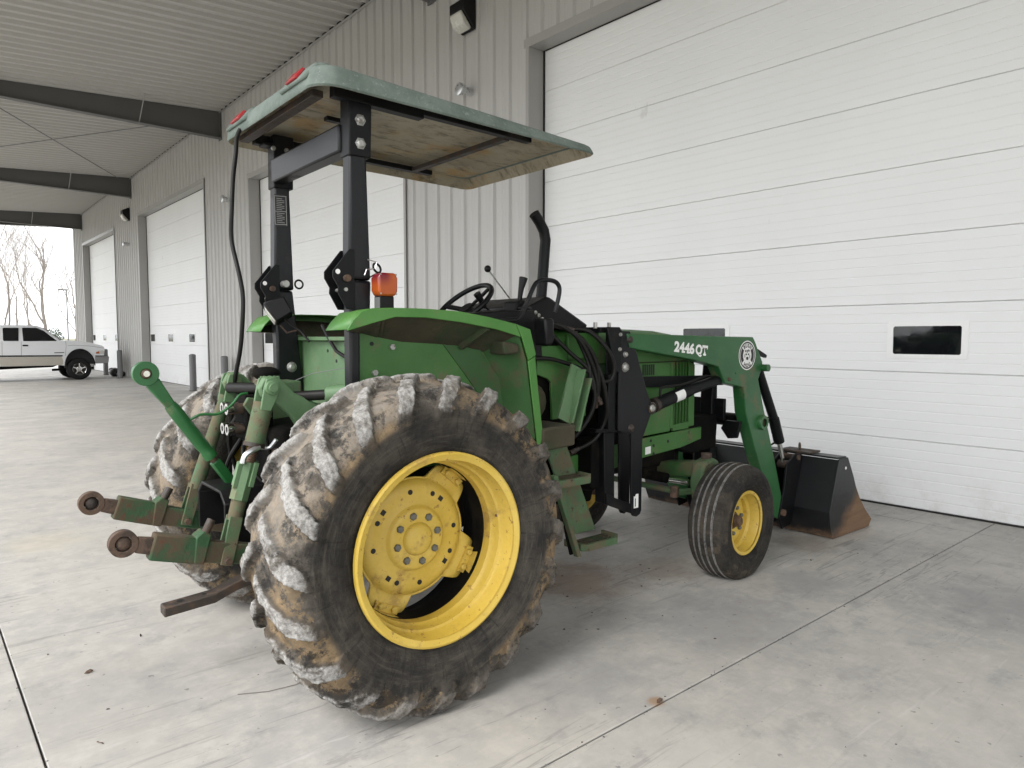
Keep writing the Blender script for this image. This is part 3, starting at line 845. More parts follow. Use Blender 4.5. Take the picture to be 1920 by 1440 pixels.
MB().cyl((1.10,-.30,.64),(1.38,-.30,.60),.045,16).build('steering_pump', 'rust_steel', ch)
for s in (-1, 1):
    MB().prism([(1.30,.80),(2.07,.858),(2.477,.878),(2.70,.885),(2.70,.80),(2.48,.759),(2.07,.729),(1.30,.62)], 'y', s*.285, s*.265).build('side_rail', 'panel_green', ch, bevel=.004)
for x, z in ((2.18,.80),(2.33,.815),(2.18,.745),(2.15,.835)):
    MB().cyl((x,-.284,z),(x,-.2865,z),.011,12).build('rail_hole', 'seal_black', ch)
MB().prism([(2.095,.748),(2.15,.752),(2.15,.80),(2.095,.796)], 'y', -.2852, -.2870).build('data_plate', 'white_decal', ch)
MB().prism([(2.47,.74),(2.62,.70),(2.90,.72),(2.92,.96),(2.50,.96)], 'y', -.27, .27).build('front_support', 'grime_shade_black', ch, bevel=.01)
for z in (.80,.855): MB().cyl((2.56,-.27,z),(2.56,-.285,z),.016,6).build('support_bolt', 'bolt_zinc', ch)

# ---- hood
hd = empty('hood', (0,0,0), 0, TR)
def hood_shell():
    m = MB(); xs = [1.30,1.6,1.95,2.25,2.45,2.56,2.60]
    top = [1.570,1.578,1.578,1.572,1.55,1.52,1.46]; hw = [.30,.305,.305,.30,.285,.265,.24]
    vs = []; K = 11
    for x, t, h in zip(xs, top, hw):
        sec = [(-h, 1.36), (-h, t-.11), (-h+.006, t-.07), (-h+.03, t-.035), (-h+.09, t-.012), (0, t)]
        sec += [(-y, z) for y, z in reversed(sec[:-1])]
        vs += [(x, y, z) for y, z in sec]
    fs = []
    for i in range(len(xs)-1):
        for k in range(K-1): fs.append((i*K+k, i*K+k+1, (i+1)*K+k+1, (i+1)*K+k))
    fs.append(tuple(range((len(xs)-1)*K, len(xs)*K)))
    m.add(vs, fs); return m
hood_shell().build('bonnet', 'panel_green', hd)
for s in (-1, 1):
    y0, y1 = s*.300, s*.285
    # side panel with louvre openings left between strips
    MB().prism([(1.98,.872),(2.33,.885),(2.33,1.352),(1.98,1.352)], 'y', y0, y1).build('side_panel', 'panel_green', hd, bevel=.004)
    MB().prism([(2.33,.905),(2.36,.905),(2.36,1.352),(2.33,1.352)], 'y', y0, y1).build('side_panel', 'panel_green', hd)
    MB().prism([(2.53,.90),(2.594,.905),(2.594,1.33),(2.53,1.352)], 'y', y0, y1).build('side_panel', 'panel_green', hd, bevel=.003)
    MB().prism([(2.36,.885),(2.53,.89),(2.53,.935),(2.36,.925)], 'y', y0, y1).build('side_panel', 'panel_green', hd)
    for k in range(5):
        x = 2.372+k*.033
        MB().prism([(x,.925),(x+.008,.925),(x+.008,1.352),(x,1.352)], 'y', s*.296, s*.280).build('louvre_bar', 'panel_green', hd, smooth=0)
    MB().box(2.35,2.54,min(s*.272,s*.278),max(s*.272,s*.278),.89,1.352).build('louvre_screen', 'seal_black', hd, smooth=0)
    for k in range(6):
        MB().box(2.04+k*.021,2.053+k*.021,min(s*.3005,s*.303),max(s*.3005,s*.303),1.272,1.342).build('louvre_slot', 'seal_black', hd, smooth=0)
MB().box(2.594,2.625,-.27,.27,.90,1.46).build('grille', 'grime_shade_black', hd, bevel=.004)
MB().box(1.97,2.60,-.283,.283,1.352,1.362).build('seam_strip', 'under_brown', hd, smooth=0)
MB().box(1.31,1.98,-.285,.285,1.22,1.36).build('tank_cover', 'dirty_green', hd, bevel=.01)

# ---- cowl, platform, operator controls
cw = empty('operator_station', (0,0,0), 0, TR)
MB().box(-.02,1.12,-.47,.47,.985,1.045).build('platform_floor', 'dirty_green', cw, bevel=.006)
MB().prism([(.895,1.052),(1.13,1.056),(1.125,.945),(.89,.93)], 'y', -.625, -.36).build('step_box', 'under_brown', cw, bevel=.012)
for s in (-1, 1):
    MB().prism([(1.10,1.47),(1.33,1.47),(1.335,1.05),(1.215,1.05),(1.205,1.262),(1.18,1.285),(1.10,1.31)], 'y', s*.345, s*.325).build('cowl_side', 'panel_green', cw, bevel=.004)
    MB().prism([(1.345,1.54),(1.60,1.55),(1.60,1.40),(1.345,1.39)], 'y', s*.335, s*.315).build('cowl_upper', 'panel_green', cw, bevel=.004)
    MB().prism([(1.345,1.38),(1.50,1.38),(1.50,1.05),(1.345,1.05)], 'y', s*.33, s*.312).build('cowl_lower', 'panel_green', cw, bevel=.004)
MB().box(.98,1.33,-.30,.30,1.05,1.48).build('console_inside', 'grime_shade_black', cw, bevel=.01)
MB().sphere((1.06,-.33,1.16), .10, 14, 8, (1,.8,1.1)).build('brake_boot', 'under_brown', cw)
# slanting strut in front of the step
MB().hexa((1.30,-.46,1.35),(1.16,-.50,1.06),.012,.10,up=(1,0,0)).build('cowl_strut', 'pale_green', cw)
MB().prism([(1.285,1.34),(1.298,1.34),(1.205,1.05),(1.19,1.05)], 'y', -.53, -.47).build('strut_flange', 'pale_green', cw)
MB().prism([(1.335,1.29),(1.348,1.29),(1.255,1.0),(1.24,1.0)], 'y', -.53, -.47).build('strut_flange', 'pale_green', cw)
# dash
MB().prism([(.62,1.57),(.62,1.640),(.86,1.664),(1.09,1.668),(1.11,1.60),(1.13,1.40),(.98,1.38),(.9,1.52)], 'y', -.36, .30).build('control_panel', 'black_plastic', cw, bevel=.012)
MB().prism([(1.07,1.69),(1.20,1.75),(1.23,1.745),(1.535,1.592),(1.50,1.55),(1.24,1.58),(1.11,1.60)], 'y', -.31, .31).build('instrument_hood', 'black_plastic', cw, bevel=.012)
MB().prism([(1.06,1.60),(1.12,1.60),(1.12,1.52),(1.30,1.50),(1.32,1.46),(1.06,1.47)], 'y', -.33, .33).build('dash_skirt', 'grime_shade_black', cw, bevel=.006)
MB().prism([(1.02,1.62),(1.085,1.62),(1.09,1.50),(1.07,1.475),(1.03,1.475)], 'y', -.50, -.40).build('pedal_pad', 'black_plastic', cw, bevel=.012)
for k, (x, z) in enumerate(((1.075,1.655),(1.10,1.640),(1.125,1.620))): MB().cyl((x,-.345,z),(x,-.36,z),.011,10).build('switch', 'bolt_zinc', cw)
for k in range(5): MB().cyl((1.085+k*.022,-.352,1.600-k*.003),(1.085+k*.022,-.375,1.600-k*.003),.008,10).build('coupler', 'chrome', cw)
gh = [(.60,-.42,1.595),(.845,-.42,1.608),(.905,-.42,1.622),(.96,-.41,1.69),(1.02,-.405,1.79),(1.055,-.40,1.82),(1.10,-.40,1.832),(1.165,-.40,1.83),(1.20,-.40,1.815),(1.215,-.40,1.785),(1.205,-.40,1.73),(1.19,-.39,1.66)]
MB().tube(smooth_path(gh, 4), .0125, 12).build('grab_handle', 'black_satin', cw)
# steering wheel on its column
sw = empty('steering_wheel', (.845, 0, 1.700), 0, cw); sw.rotation_euler = (0, R(-40), 0)
def torus(rad, r, n=48, m=10):
    mb = MB(); mb.lathe([(rad + r*math.cos(2*PI*i/m), r*math.sin(2*PI*i/m)) for i in range(m)], 'z', n=n, closed=True); return mb
tm = torus(.185, .0145)
for k in range(3):
    t = R(90+120*k); tm.hexa((0,0,-.035),(.18*math.cos(t), .18*math.sin(t), 0), .028, .012)
tm.cyl((0,0,-.06),(0,0,-.015),.042,20)
me = tm.mesh('wheel_rim', 'black_plastic')
MBo = obj('wheel_rim', me, cw); MBo.location = sw.location; MBo.rotation_euler = sw.rotation_euler
bpy.data.objects.remove(sw)
MB().cyl((.855,0,1.66),(1.02,0,1.46),.03,14).build('steering_column', 'black_plastic', cw)
MB().cyl((.95,-.12,1.66),(.905,-.12,1.69),.006,8).cyl((.907,-.12,1.688),(.848,-.12,1.762),.013,12,.021).build('shuttle_lever', 'black_plastic', cw)
MB().cyl((1.24,.05,1.735),(1.06,.05,1.916),.0045,8).build('throttle_rod', 'bolt_zinc', cw)
MB().sphere((1.054,.05,1.922), .021, 14, 10).build('lever_knob', 'black_plastic', cw)
MB().tube([(1.128,-.15,1.66),(1.133,-.15,1.735),(1.145,-.15,1.80),(1.163,-.15,1.862)], [.012,.013,.017,.026], 12).build('loader_lever', 'black_plastic', cw)
MB().prism([(1.06,1.66),(1.07,1.72),(1.13,1.735),(1.16,1.67)], 'y', -.20, -.08).build('lever_boot', 'rubber', cw, bevel=.01)
MB().tube([(1.42,.06,1.45),(1.488,.06,1.79),(1.515,.06,2.08),(1.520,.06,2.13),(1.507,.06,2.185),(1.47,.06,2.238),(1.425,.06,2.285)], .034, 20).build('exhaust_stack', 'black_paint', cw)

# ---- fenders
def fender(s):
    f = empty('fender', (0,0,0), 0, TR)
    yo, ym, yi = s*.615, s*.607, s*.44
    up = [(-.175,1.553),(-.150,1.590),(-.110,1.628),(-.060,1.642),(.05,1.6465),(.205,1.6465),(.396,1.638),(.56,1.615),(.724,1.585)]
    lo = [(-.175,1.545),(-.06,1.578),(.05,1.606),(.205,1.606),(.396,1.588),(.602,1.557),(.745,1.520)]
    MB().prism(up + [(.757,1.520)] + list(reversed(lo[:-1])), 'y', yo, ym).build('edge_band', 'fender_green', f, bevel=.003)
    MB().prism([(.728,1.583),(.818,1.558),(.856,1.431),(.805,1.402),(.765,1.512)], 'y', yo, ym).build('edge_band', 'fender_green', f, bevel=.003)
    MB().prism([(.803,1.400),(.846,1.42),(.905,1.02),(.885,.96),(.868,.96)], 'y', yo, ym).build('front_edge', 'fender_green', f, bevel=.003)
    # top sheet
    m = MB(); tp = up + [(.818,1.558),(.856,1.431),(.905,1.02)]
    n = len(tp)
    m.add([(x, s*.6065, z-.001) for x, z in tp] + [(x, s*.40, z-.004) for x, z in tp], [(i, i+1, n+i+1, n+i) for i in range(n-1)])
    o = m.build('top_sheet', 'fender_green', f); sm = o.modifiers.new('s', 'SOLIDIFY'); sm.thickness = .004
    # muddy underside sloping to the inner wall
    m = MB(); un = [(-.165,1.549),(-.06,1.585),(.05,1.612),(.205,1.612),(.396,1.598),(.602,1.572),(.752,1.535),(.800,1.40),(.862,1.0)]
    ui = [(-.10,1.545),(-.03,1.535),(.05,1.515),(.18,1.492),(.36,1.482),(.52,1.470),(.64,1.44),(.735,1.30),(.80,1.0)]
    for (i0_, i1_, nm_, mt_) in ((0, 7, 'underside', 'under_brown'), (6, 9, 'front_sheet', 'dirty_green')):
        m = MB(); ua, ub = un[i0_:i1_], ui[i0_:i1_]; n = len(ua)
        m.add([(x, s*.603, z) for x, z in ua] + [(x, s*.445, z) for x, z in ub], [(i, i+1, n+i+1, n+i) for i in range(n-1)])
        m.build(nm_, mt_, f)
    m = MB().prism([(-.045,1.55),(.05,1.53),(.18,1.50),(.36,1.49),(.52,1.48),(.64,1.45),(.735,1.31),(.81,1.0),(.82,.90),(-.045,.90)], 'y', s*.452, s*.432)
    m.build('inner_wall', 'panel_green', f, smooth=0)
    MB().prism([(.40,1.485),(.62,1.455),(.74,1.31),(.80,1.0),(.66,1.0),(.60,1.25),(.50,1.37)], 'y', s*.458, s*.4525).build('inner_patch', 'dirty_green', f, smooth=0)
    # stiffeners
    MB().hexa((.50,s*.46,1.47),(.56,s*.60,1.565),.03,.028).build('stiffener', 'under_brown', f)
    MB().hexa((.06,s*.46,1.53),(.0,s*.60,1.600),.012,.02).build('stiffener', 'under_brown', f)
    MB().prism([(.655,1.50),(.758,1.485),(.758,1.44),(.67,1.432)], 'y', s*.60, s*.47).build('mud_block', 'under_brown', f, bevel=.01)
    for x, z in ((.03,1.36),(.12,1.475)):
        MB().cyl((x,s*.452,z),(x,s*.468,z),.014,6).build('bolt', 'bolt_zinc', f)
    MB().cyl((.02,s*.452,1.49),(.02,s*.4545,1.49),.010,10).build('bolt_hole', 'seal_black', f)
    return f
fender(-1); fender(1)
# rear panel between the posts
rp = empty('rear_panel', (.125,0,0), 0, TR)
MB().prism([(-.44,1.02),(-.44,1.50),(.44,1.50),(.44,1.02)], 'x', -.062, -.05).build('plate', 'pale_green', rp, bevel=.003)
MB().box(-.092,-.045,-.445,.445,1.502,1.522).build('flange', 'pale_green', rp, bevel=.003)
MB().box(-.066,-.0625,-.36,-.20,1.20,1.372).build('opening', 'seal_black', rp, smooth=0)
for y, z in ((-.12,1.455),(-.20,1.445),(.0,1.40),(-.13,1.30),(.10,1.45)):
    MB().lathe([(0,-.0638),(.009,-.0638),(.009,-.062)], 'x', (0,y,z), 10).build('bolt_hole', 'seal_black', rp, smooth=0)
MB().tube([(-.09,.10,1.58),(-.085,.02,1.50),(-.09,-.06,1.45),(-.085,-.18,1.415),(-.08,-.30,1.43),(-.07,-.44,1.46)], .009, 8).build('wire', 'hose_rubber', rp)
MB().tube([(-.085,-.18,1.53),(-.09,-.25,1.49),(-.09,-.33,1.47),(-.08,-.44,1.47)], .010, 8).build('wire', 'hose_rubber', rp)
MB().tube([(-.40,-.02,1.27),(-.25,-.14,1.35),(-.09,-.28,1.385)], .0018, 6).build('control_wire', 'post_grey', rp)

# ---- roll-over frame and canopy
rf = empty('rollover_frame', (0,0,0), 0, TR)
for s in (-1, 1):
    # lower post, upper post
    MB().prism([(-.095,1.02),(-.05,1.02),(-.045,1.55),(.005,1.62),(.012,1.7685),(-.093,1.7685),(-.095,1.62)] if s < 0 else [(-.085,1.02),(.075,1.02),(.052,1.36),(.010,1.7685),(-.10,1.7685),(-.085,1.5)], 'y', s*.475, s*.405).build('lower_post', 'black_satin', rf, bevel=.012)
    MB().prism([(-.093,1.77),(.013,1.77),(-.002,2.335),(-.082,2.335)], 'y', s*.470, s*.395).build('upper_post', 'black_satin', rf, bevel=.012)
    MB().prism([(-.088,2.30),(.016,2.30),(.024,2.575),(-.085,2.575)], 'y', s*.478, s*.388).build('top_sleeve', 'black_paint', rf, bevel=.006)
    for z in (2.355,2.454): MB().lathe([(0,s*.014),(.014,s*.014),(.019,s*.010),(.022,s*.004),(.026,s*.003),(.026,0)], 'y', (-.035,s*.478,z), 6).build('bolt', 'bolt_zinc', rf)
    br = [(-.094,1.90),(-.172,1.803),(-.172,1.775),(-.148,1.735),(-.150,1.71),(-.110,1.640),(-.07,1.64),(-.07,1.9)]
    for yy in (.478,.392): MB().prism(br, 'y', s*yy, s*(yy-.008)).build('hinge_plate', 'black_paint', rf, bevel=.002)
    MB().cyl((-.112,s*.37,1.773),(-.112,s*.498,1.773),.015,14).build('hinge_pin', 'rust_steel', rf)
    for yy in ((.4782,.4792) if s < 0 else (.3832,.3822)): MB().cyl((-.150,s*.4785 if s < 0 else .3838,1.80),(-.150,s*.4792 if s < 0 else .3831,1.80),.011,12).build('pin_hole', 'frame_white', rf); break
    MB().cyl((-.115,s*.385,1.725),(-.115,s*.485,1.725),.008,12).build('stop_pin', 'bolt_zinc', rf)
MB().lathe([(0,-.014),(.012,-.014),(.017,-.008),(.026,-.005),(.028,0)], 'y', (-.006,.405,1.358), 18).build('bolt', 'bolt_zinc', rf)
MB().cyl((-.05,.39,1.80),(-.05,.345,1.80),.018,12).build('lock_pin', 'bolt_zinc', rf)
tp_ = torus(.022, .005, 20, 6).mesh('pin_ring', 'black_paint'); pr_ = obj('pin_ring', tp_, rf); pr_.location = (.02,.35,1.80); pr_.rotation_euler = (R(90),0,0)
pr_ = obj('pin_ring', tp_, rf); pr_.location = (.035,-.482,1.825); pr_.rotation_euler = (R(70),0,.3)
MB().tube([(-.01,-.48,1.86),(.03,-.49,1.85),(.02,-.492,1.82),(-.02,-.49,1.815),(-.03,-.49,1.79)], .003, 6).build('pin_chain', 'galv', rf)
MB().tube([(-.105,-.49,1.772),(-.06,-.485,1.775),(-.01,-.483,1.778),(.03,-.482,1.80)], .003, 6).build('pin_cord', 'rubber', rf)
MB().box(-.100,-.02,-.40,.40,2.325,2.446).build('cross_beam', 'black_satin', rf, bevel=.010)
MB().prism([(-.085,2.10),(-.018,2.105),(-.028,2.27),(-.09,2.265)], 'y', .3925, .3945).build('warning_label', 'black_decal', rf)
for (z0, z1) in ((2.11,2.113),(2.257,2.26),(2.178,2.181)):
    MB().prism([(-.084,z0),(-.022,z0+.003),(-.022,z1+.003),(-.084,z1)], 'y', .3915, .3924).build('label_line', 'grey_decal', rf, smooth=0)
for xx in (-.086,-.024): MB().prism([(xx,2.11),(xx+.003,2.11),(xx+.001,2.262),(xx-.002,2.262)], 'y', .3915, .3924).build('label_line', 'grey_decal', rf, smooth=0)
for k in range(14):
    z = 2.122+k*.0095
    if abs(z-2.18) < .006: continue
    MB().box(-.076, -.034-.012*(k % 3 == 1), .3915, .3924, z, z+.0028).build('label_text', 'grey_decal', rf, smooth=0)
# lamps
wlp = empty('work_light', (-.10, .325, 1.66), 0, TR); wlp.rotation_euler = (R(-14), R(-26), R(-14))
MB().prism([(.05,-.05),(.05,.045),(-.055,.06),(-.06,.048),(-.045,-.06)], 'y', -.055, .055).build('housing', 'black_plastic', wlp, bevel=.008)
MB().prism([(-.060,.038),(-.064,.030),(-.053,-.052),(-.046,-.054)], 'y', -.044, .044).build('lens', 'lamp_glass', wlp, bevel=.003)
MB().tube([(.0,0,-.05),(.02,.01,-.10),(.045,.0,-.15),(.05,-.03,-.22)], .006, 8).build('lamp_cable', 'hose_rubber', wlp)
MB().tube([(-.03,.02,-.07),(-.02,.02,-.12),(.03,.02,-.13)], .005, 8).build('lamp_bracket', 'rust_steel', wlp)
bl = empty('blinker', (.05,-.52,1.645), 0, TR); bl.scale = (.92,.92,.98)
MB().prism([(-.042,.055),(.035,.055),(.048,.075),(.05,.135),(.038,.158),(-.042,.158),(-.055,.135),(-.055,.08)], 'y', -.045, .035).build('lens', 'amber_lens', bl, bevel=.010)
MB().box(-.04,.035,-.03,.03,-.012,.056).build('base', 'black_plastic', bl, bevel=.004)
MB().box(-.042,-.0405,-.028,.02,.0,.05).build('base_plate', 'post_grey', bl)
for x, z in ((-.045,.15),(.038,.15),(-.045,.065),(.038,.065)): MB().cyl((x,-.0455,z),(x,-.049,z),.004,8).build('screw', 'bolt_zinc', bl)

cn = empty('sun_canopy', (0,0,0), 0, TR)
def rrect(x0, x1, y0, y1, r, n=7, rf=None):
    out = []; rf = rf or r
    for cx, cy, a0, r in ((x1-rf,y1-rf,0,rf),(x0+r,y1-r,90,r),(x0+r,y0+r,180,r),(x1-rf,y0+rf,270,rf)):
        for k in range(n+1):
            a = R(a0+90*k/n); out.append((cx+r*math.cos(a), cy+r*math.sin(a)))
    return out
def canopy():
    m = MB(); X0, X1, W = -.285, 1.305, .598
    zb = lambda x: 2.535 - .0228*(x-X0)
    edge_h = lambda x: 0.083 - .043*max(0, min(1, (x-.1)/1.1))
    layers = []
    def lay(ins, fn): 
        ring = rrect(X0+ins, X1-ins, -W+ins, W-ins, max(.03, .11-ins*.5), 7, max(.02, .055-ins*.3)); layers.append([(x, y, fn(x, y)) for x, y in ring])
    def crown(x, y): return zb(x)+edge_h(x)+.012
    lay(.012, lambda x, y: zb(x)+.010)          # underside inner lip
    lay(.006, lambda x, y: zb(x)-.003)
    lay(.000, lambda x, y: zb(x)+.004)
    lay(.006, lambda x, y: zb(x)+edge_h(x)*.5)
    lay(.014, lambda x, y: zb(x)+edge_h(x)*.88)
    lay(.030, lambda x, y: zb(x)+edge_h(x)+.006)
    lay(.080, lambda x, y: crown(x, y)+.008)
    def bump(x, y):
        # raised middle panel
        return crown(x, y)+.012
    lay(.16, lambda x, y: bump(x, y)); lay(.24, lambda x, y: bump(x, y)+.018); lay(.40, lambda x, y: bump(x, y)+.03)
    n = len(layers[0])
    for L_ in layers: m.v += L_
    for i in range(len(layers)-1):
        for k in range(n):
            q = (k+1) % n; m.f.append((i*n+k, i*n+q, (i+1)*n+q, (i+1)*n+k))
    m.f.append(tuple((len(layers)-1)*n+k for k in range(n)))
    return m, zb, layers[1]
cm, zb, inner = canopy()
cm.build('shell', 'canopy_green', cn, smooth=50)
# underside liner: sunken panel with a pressed step
m = MB(); n = len(inner)
L2 = [(x*.94+.03, y*.92, zb(x)+.058) for x, y, z in inner]; L3 = [(x*.80+.10, y*.80, zb(x)+.055) for x, y, z in inner]; L4 = [(x*.74+.13, y*.74, zb(x)+.072) for x, y, z in inner]
for L_ in (inner, L2, L3, L4): m.v += [(x, y, z-.0005) for x, y, z in L_]
for i in range(3):
    for k in range(n):
        q = (k+1) % n; m.f.append((i*n+k, i*n+q, (i+1)*n+q, (i+1)*n+k))
m.f.append(tuple(3*n+k for k in range(n)))
m.build('liner', 'canopy_liner', cn, smooth=50)
def fr(p, q, w, h, nm='frame_bar', mat='black_paint'): MB().hexa(p, q, w, h).build(nm, mat, cn, bevel=.003)
for s in (-1, 1):
    fr((-.16,s*.47,2.552),(.28,s*.47,2.540),.05,.05)
    fr((.281,s*.47,2.548),(.93,s*.47,2.533),.045,.028)
fr((.80,-.4465,2.530),(.80,.4465,2.530),.04,.025,mat='dark_steel')
fr((-.20,-.42,2.548),(-.20,.50,2.548),.05,.030,mat='dark_steel')
fr((-.02,-.10,2.553),(.12,-.10,2.55),.04,.02)
MB().box(-.13,.10,.40,.48,2.515,2.53).build('mount_plate', 'black_paint', cn, bevel=.003)
for x in (-.09,-.02): MB().cyl((x,.388,2.50),(x,.376,2.50),.012,6).build('bolt', 'bolt_zinc', cn)
# rear mouldings with red lamps
for y in (-.36,.36):
    MB().prism([(-.300,2.575),(-.275,2.570),(-.15,2.640),(-.19,2.655),(-.245,2.645)], 'y', y-.14, y+.14).build('lamp_moulding', 'canopy_green', cn, bevel=.015)
    MB().prism([(-.302,2.592),(-.281,2.588),(-.248,2.640),(-.262,2.644)], 'y', y-.055, y+.055).build('marker_lamp', 'red_lens', cn, bevel=.005)
cab = [(-.285,.30,2.545),(-.30,.31,2.50),(-.31,.30,2.42),(-.335,.27,2.30),(-.36,.225,2.14),(-.365,.225,1.99),(-.36,.15,1.83),(-.355,.115,1.72),(-.36,.112,1.60),(-.365,.14,1.46),(-.375,.19,1.33),(-.38,.23,1.20),(-.385,.25,1.06),(-.385,.27,.90),(-.37,.34,.72)]
MB().tube(smooth_path(cab), .0105, 10).build('power_cable', 'hose_rubber', cn)

# ---- boarding steps
st = empty('boarding_steps', (0,0,0), 0, TR)
# wide inner rail (front), thin rear rail, two treads
MB().prism([(1.00,.955),(1.155,.955),(1.40,.42),(1.235,.42)], 'y', -.515, -.50).build('side_rail', 'hitch_green', st, bevel=.004)
MB().prism([(.962,.80),(.992,.80),(1.17,.335),(1.14,.335)], 'y', -.635, -.60).build('side_rail', 'hitch_green', st, bevel=.004)
MB().prism([(.995,.775),(1.02,.775),(1.14,.44),(1.145,.345),(1.118,.345)], 'y', -.60, -.59).build('side_rail_web', 'grime_shade_black', st)
def tread(x0, x1, z, y0, y1, nm):
    t = MB()
    ring = [(x0,y1),(x0,y0+.03),(x0+.03,y0),(x1-.05,y0),(x1,y0+.045),(x1,y1)]
    inn = [(x0+.016,y1),(x0+.016,y0+.036),(x0+.036,y0+.016),(x1-.058,y0+.016),(x1-.016,y0+.052),(x1-.016,y1)]
    n = len(ring)
    vs = [(x,y,z-.038) for x,y in ring]+[(x,y,z) for x,y in ring]+[(x,y,z-.038) for x,y in inn]+[(x,y,z) for x,y in inn]
    fs = []
    for i in range(n-1): fs += [(i,i+1,n+i+1,n+i),(2*n+i,2*n+i+1,3*n+i+1,3*n+i),(n+i,n+i+1,3*n+i+1,3*n+i),(i,i+1,2*n+i+1,2*n+i)]
    fs += [(0,n,3*n,2*n),(n-1,2*n-1,4*n-1,3*n-1)]
    t.add(vs, fs); t.build(nm, 'hitch_green', st)
tread(.965,1.255,.775,-.66,-.50,'tread_rim'); tread(1.165,1.475,.402,-.66,-.50,'tread_rim')
for x0, x1, z in ((.985,1.235,.768),(1.185,1.455,.392)):
    for k in range(4):
        MB().box(x0+.004, x1-.03+.01*k, -.635+k*.034, -.625+k*.034, z-.022, z-.002).build('tread_bar', 'under_brown', st, smooth=0)
    for k in range(5):
        MB().box(x0+.02+k*.05, x0+.03+k*.05, -.636, -.52, z-.026, z-.008).build('tread_bar', 'under_brown', st, smooth=0)
MB().box(.97,1.24,-.63,-.51,.742,.748).build('tread_mud', 'under_brown', st, smooth=0)

# ---- front axle
fa = empty('front_axle', (0,0,0), 0, TR)
MB().prism([(-.50,.60),(-.50,.70),(-.42,.69),(-.15,.655),(0,.66),(.15,.655),(.42,.69),(.50,.70),(.50,.60),(.40,.58),(.1,.54),(-.1,.54),(-.40,.58)], 'x', 2.37, 2.50).build('axle_beam', 'dirty_green', fa, bevel=.015)
for s in (-1, 1):
    MB().prism([(2.36,.42),(2.33,.56),(2.36,.70),(2.46,.725),(2.53,.70),(2.53,.60),(2.50,.45)], 'y', s*.46, s*.56).build('kingpin_housing', 'hitch_green', fa, bevel=.02)
    MB().cyl((2.45,s*.51,.30),(2.45,s*.51,.75),.035,16).build('kingpin', 'rust_steel', fa)
    MB().cyl((2.44,s*.50,.345),(2.44,s*.70,.345),.032,16).build('spindle', 'rust_steel', fa)
    MB().hexa((2.45,s*.50,.50),(2.25,s*.42,.50),.05,.035).build('steering_arm', 'hitch_green', fa, bevel=.006)
    MB().cyl((2.30,s*.33,.565),(2.33,s*.46,.56),.022,12).build('ram_rod', 'chrome', fa)
MB().cyl((2.235,-.42,.51),(2.235,.42,.51),.020,14).build('tie_rod', 'hitch_green', fa)
MB().cyl((2.30,-.30,.57),(2.30,.30,.57),.035,16).build('steering_ram', 'grime_shade_black', fa)
MB().cyl((2.22,-.43,.475),(2.22,-.43,.545),.028,12).build('ball_joint', 'rust_steel', fa)
MB().box(2.25,2.62,-.16,.16,.55,.72).build('pivot_block', 'grime_shade_black', fa, bevel=.02)

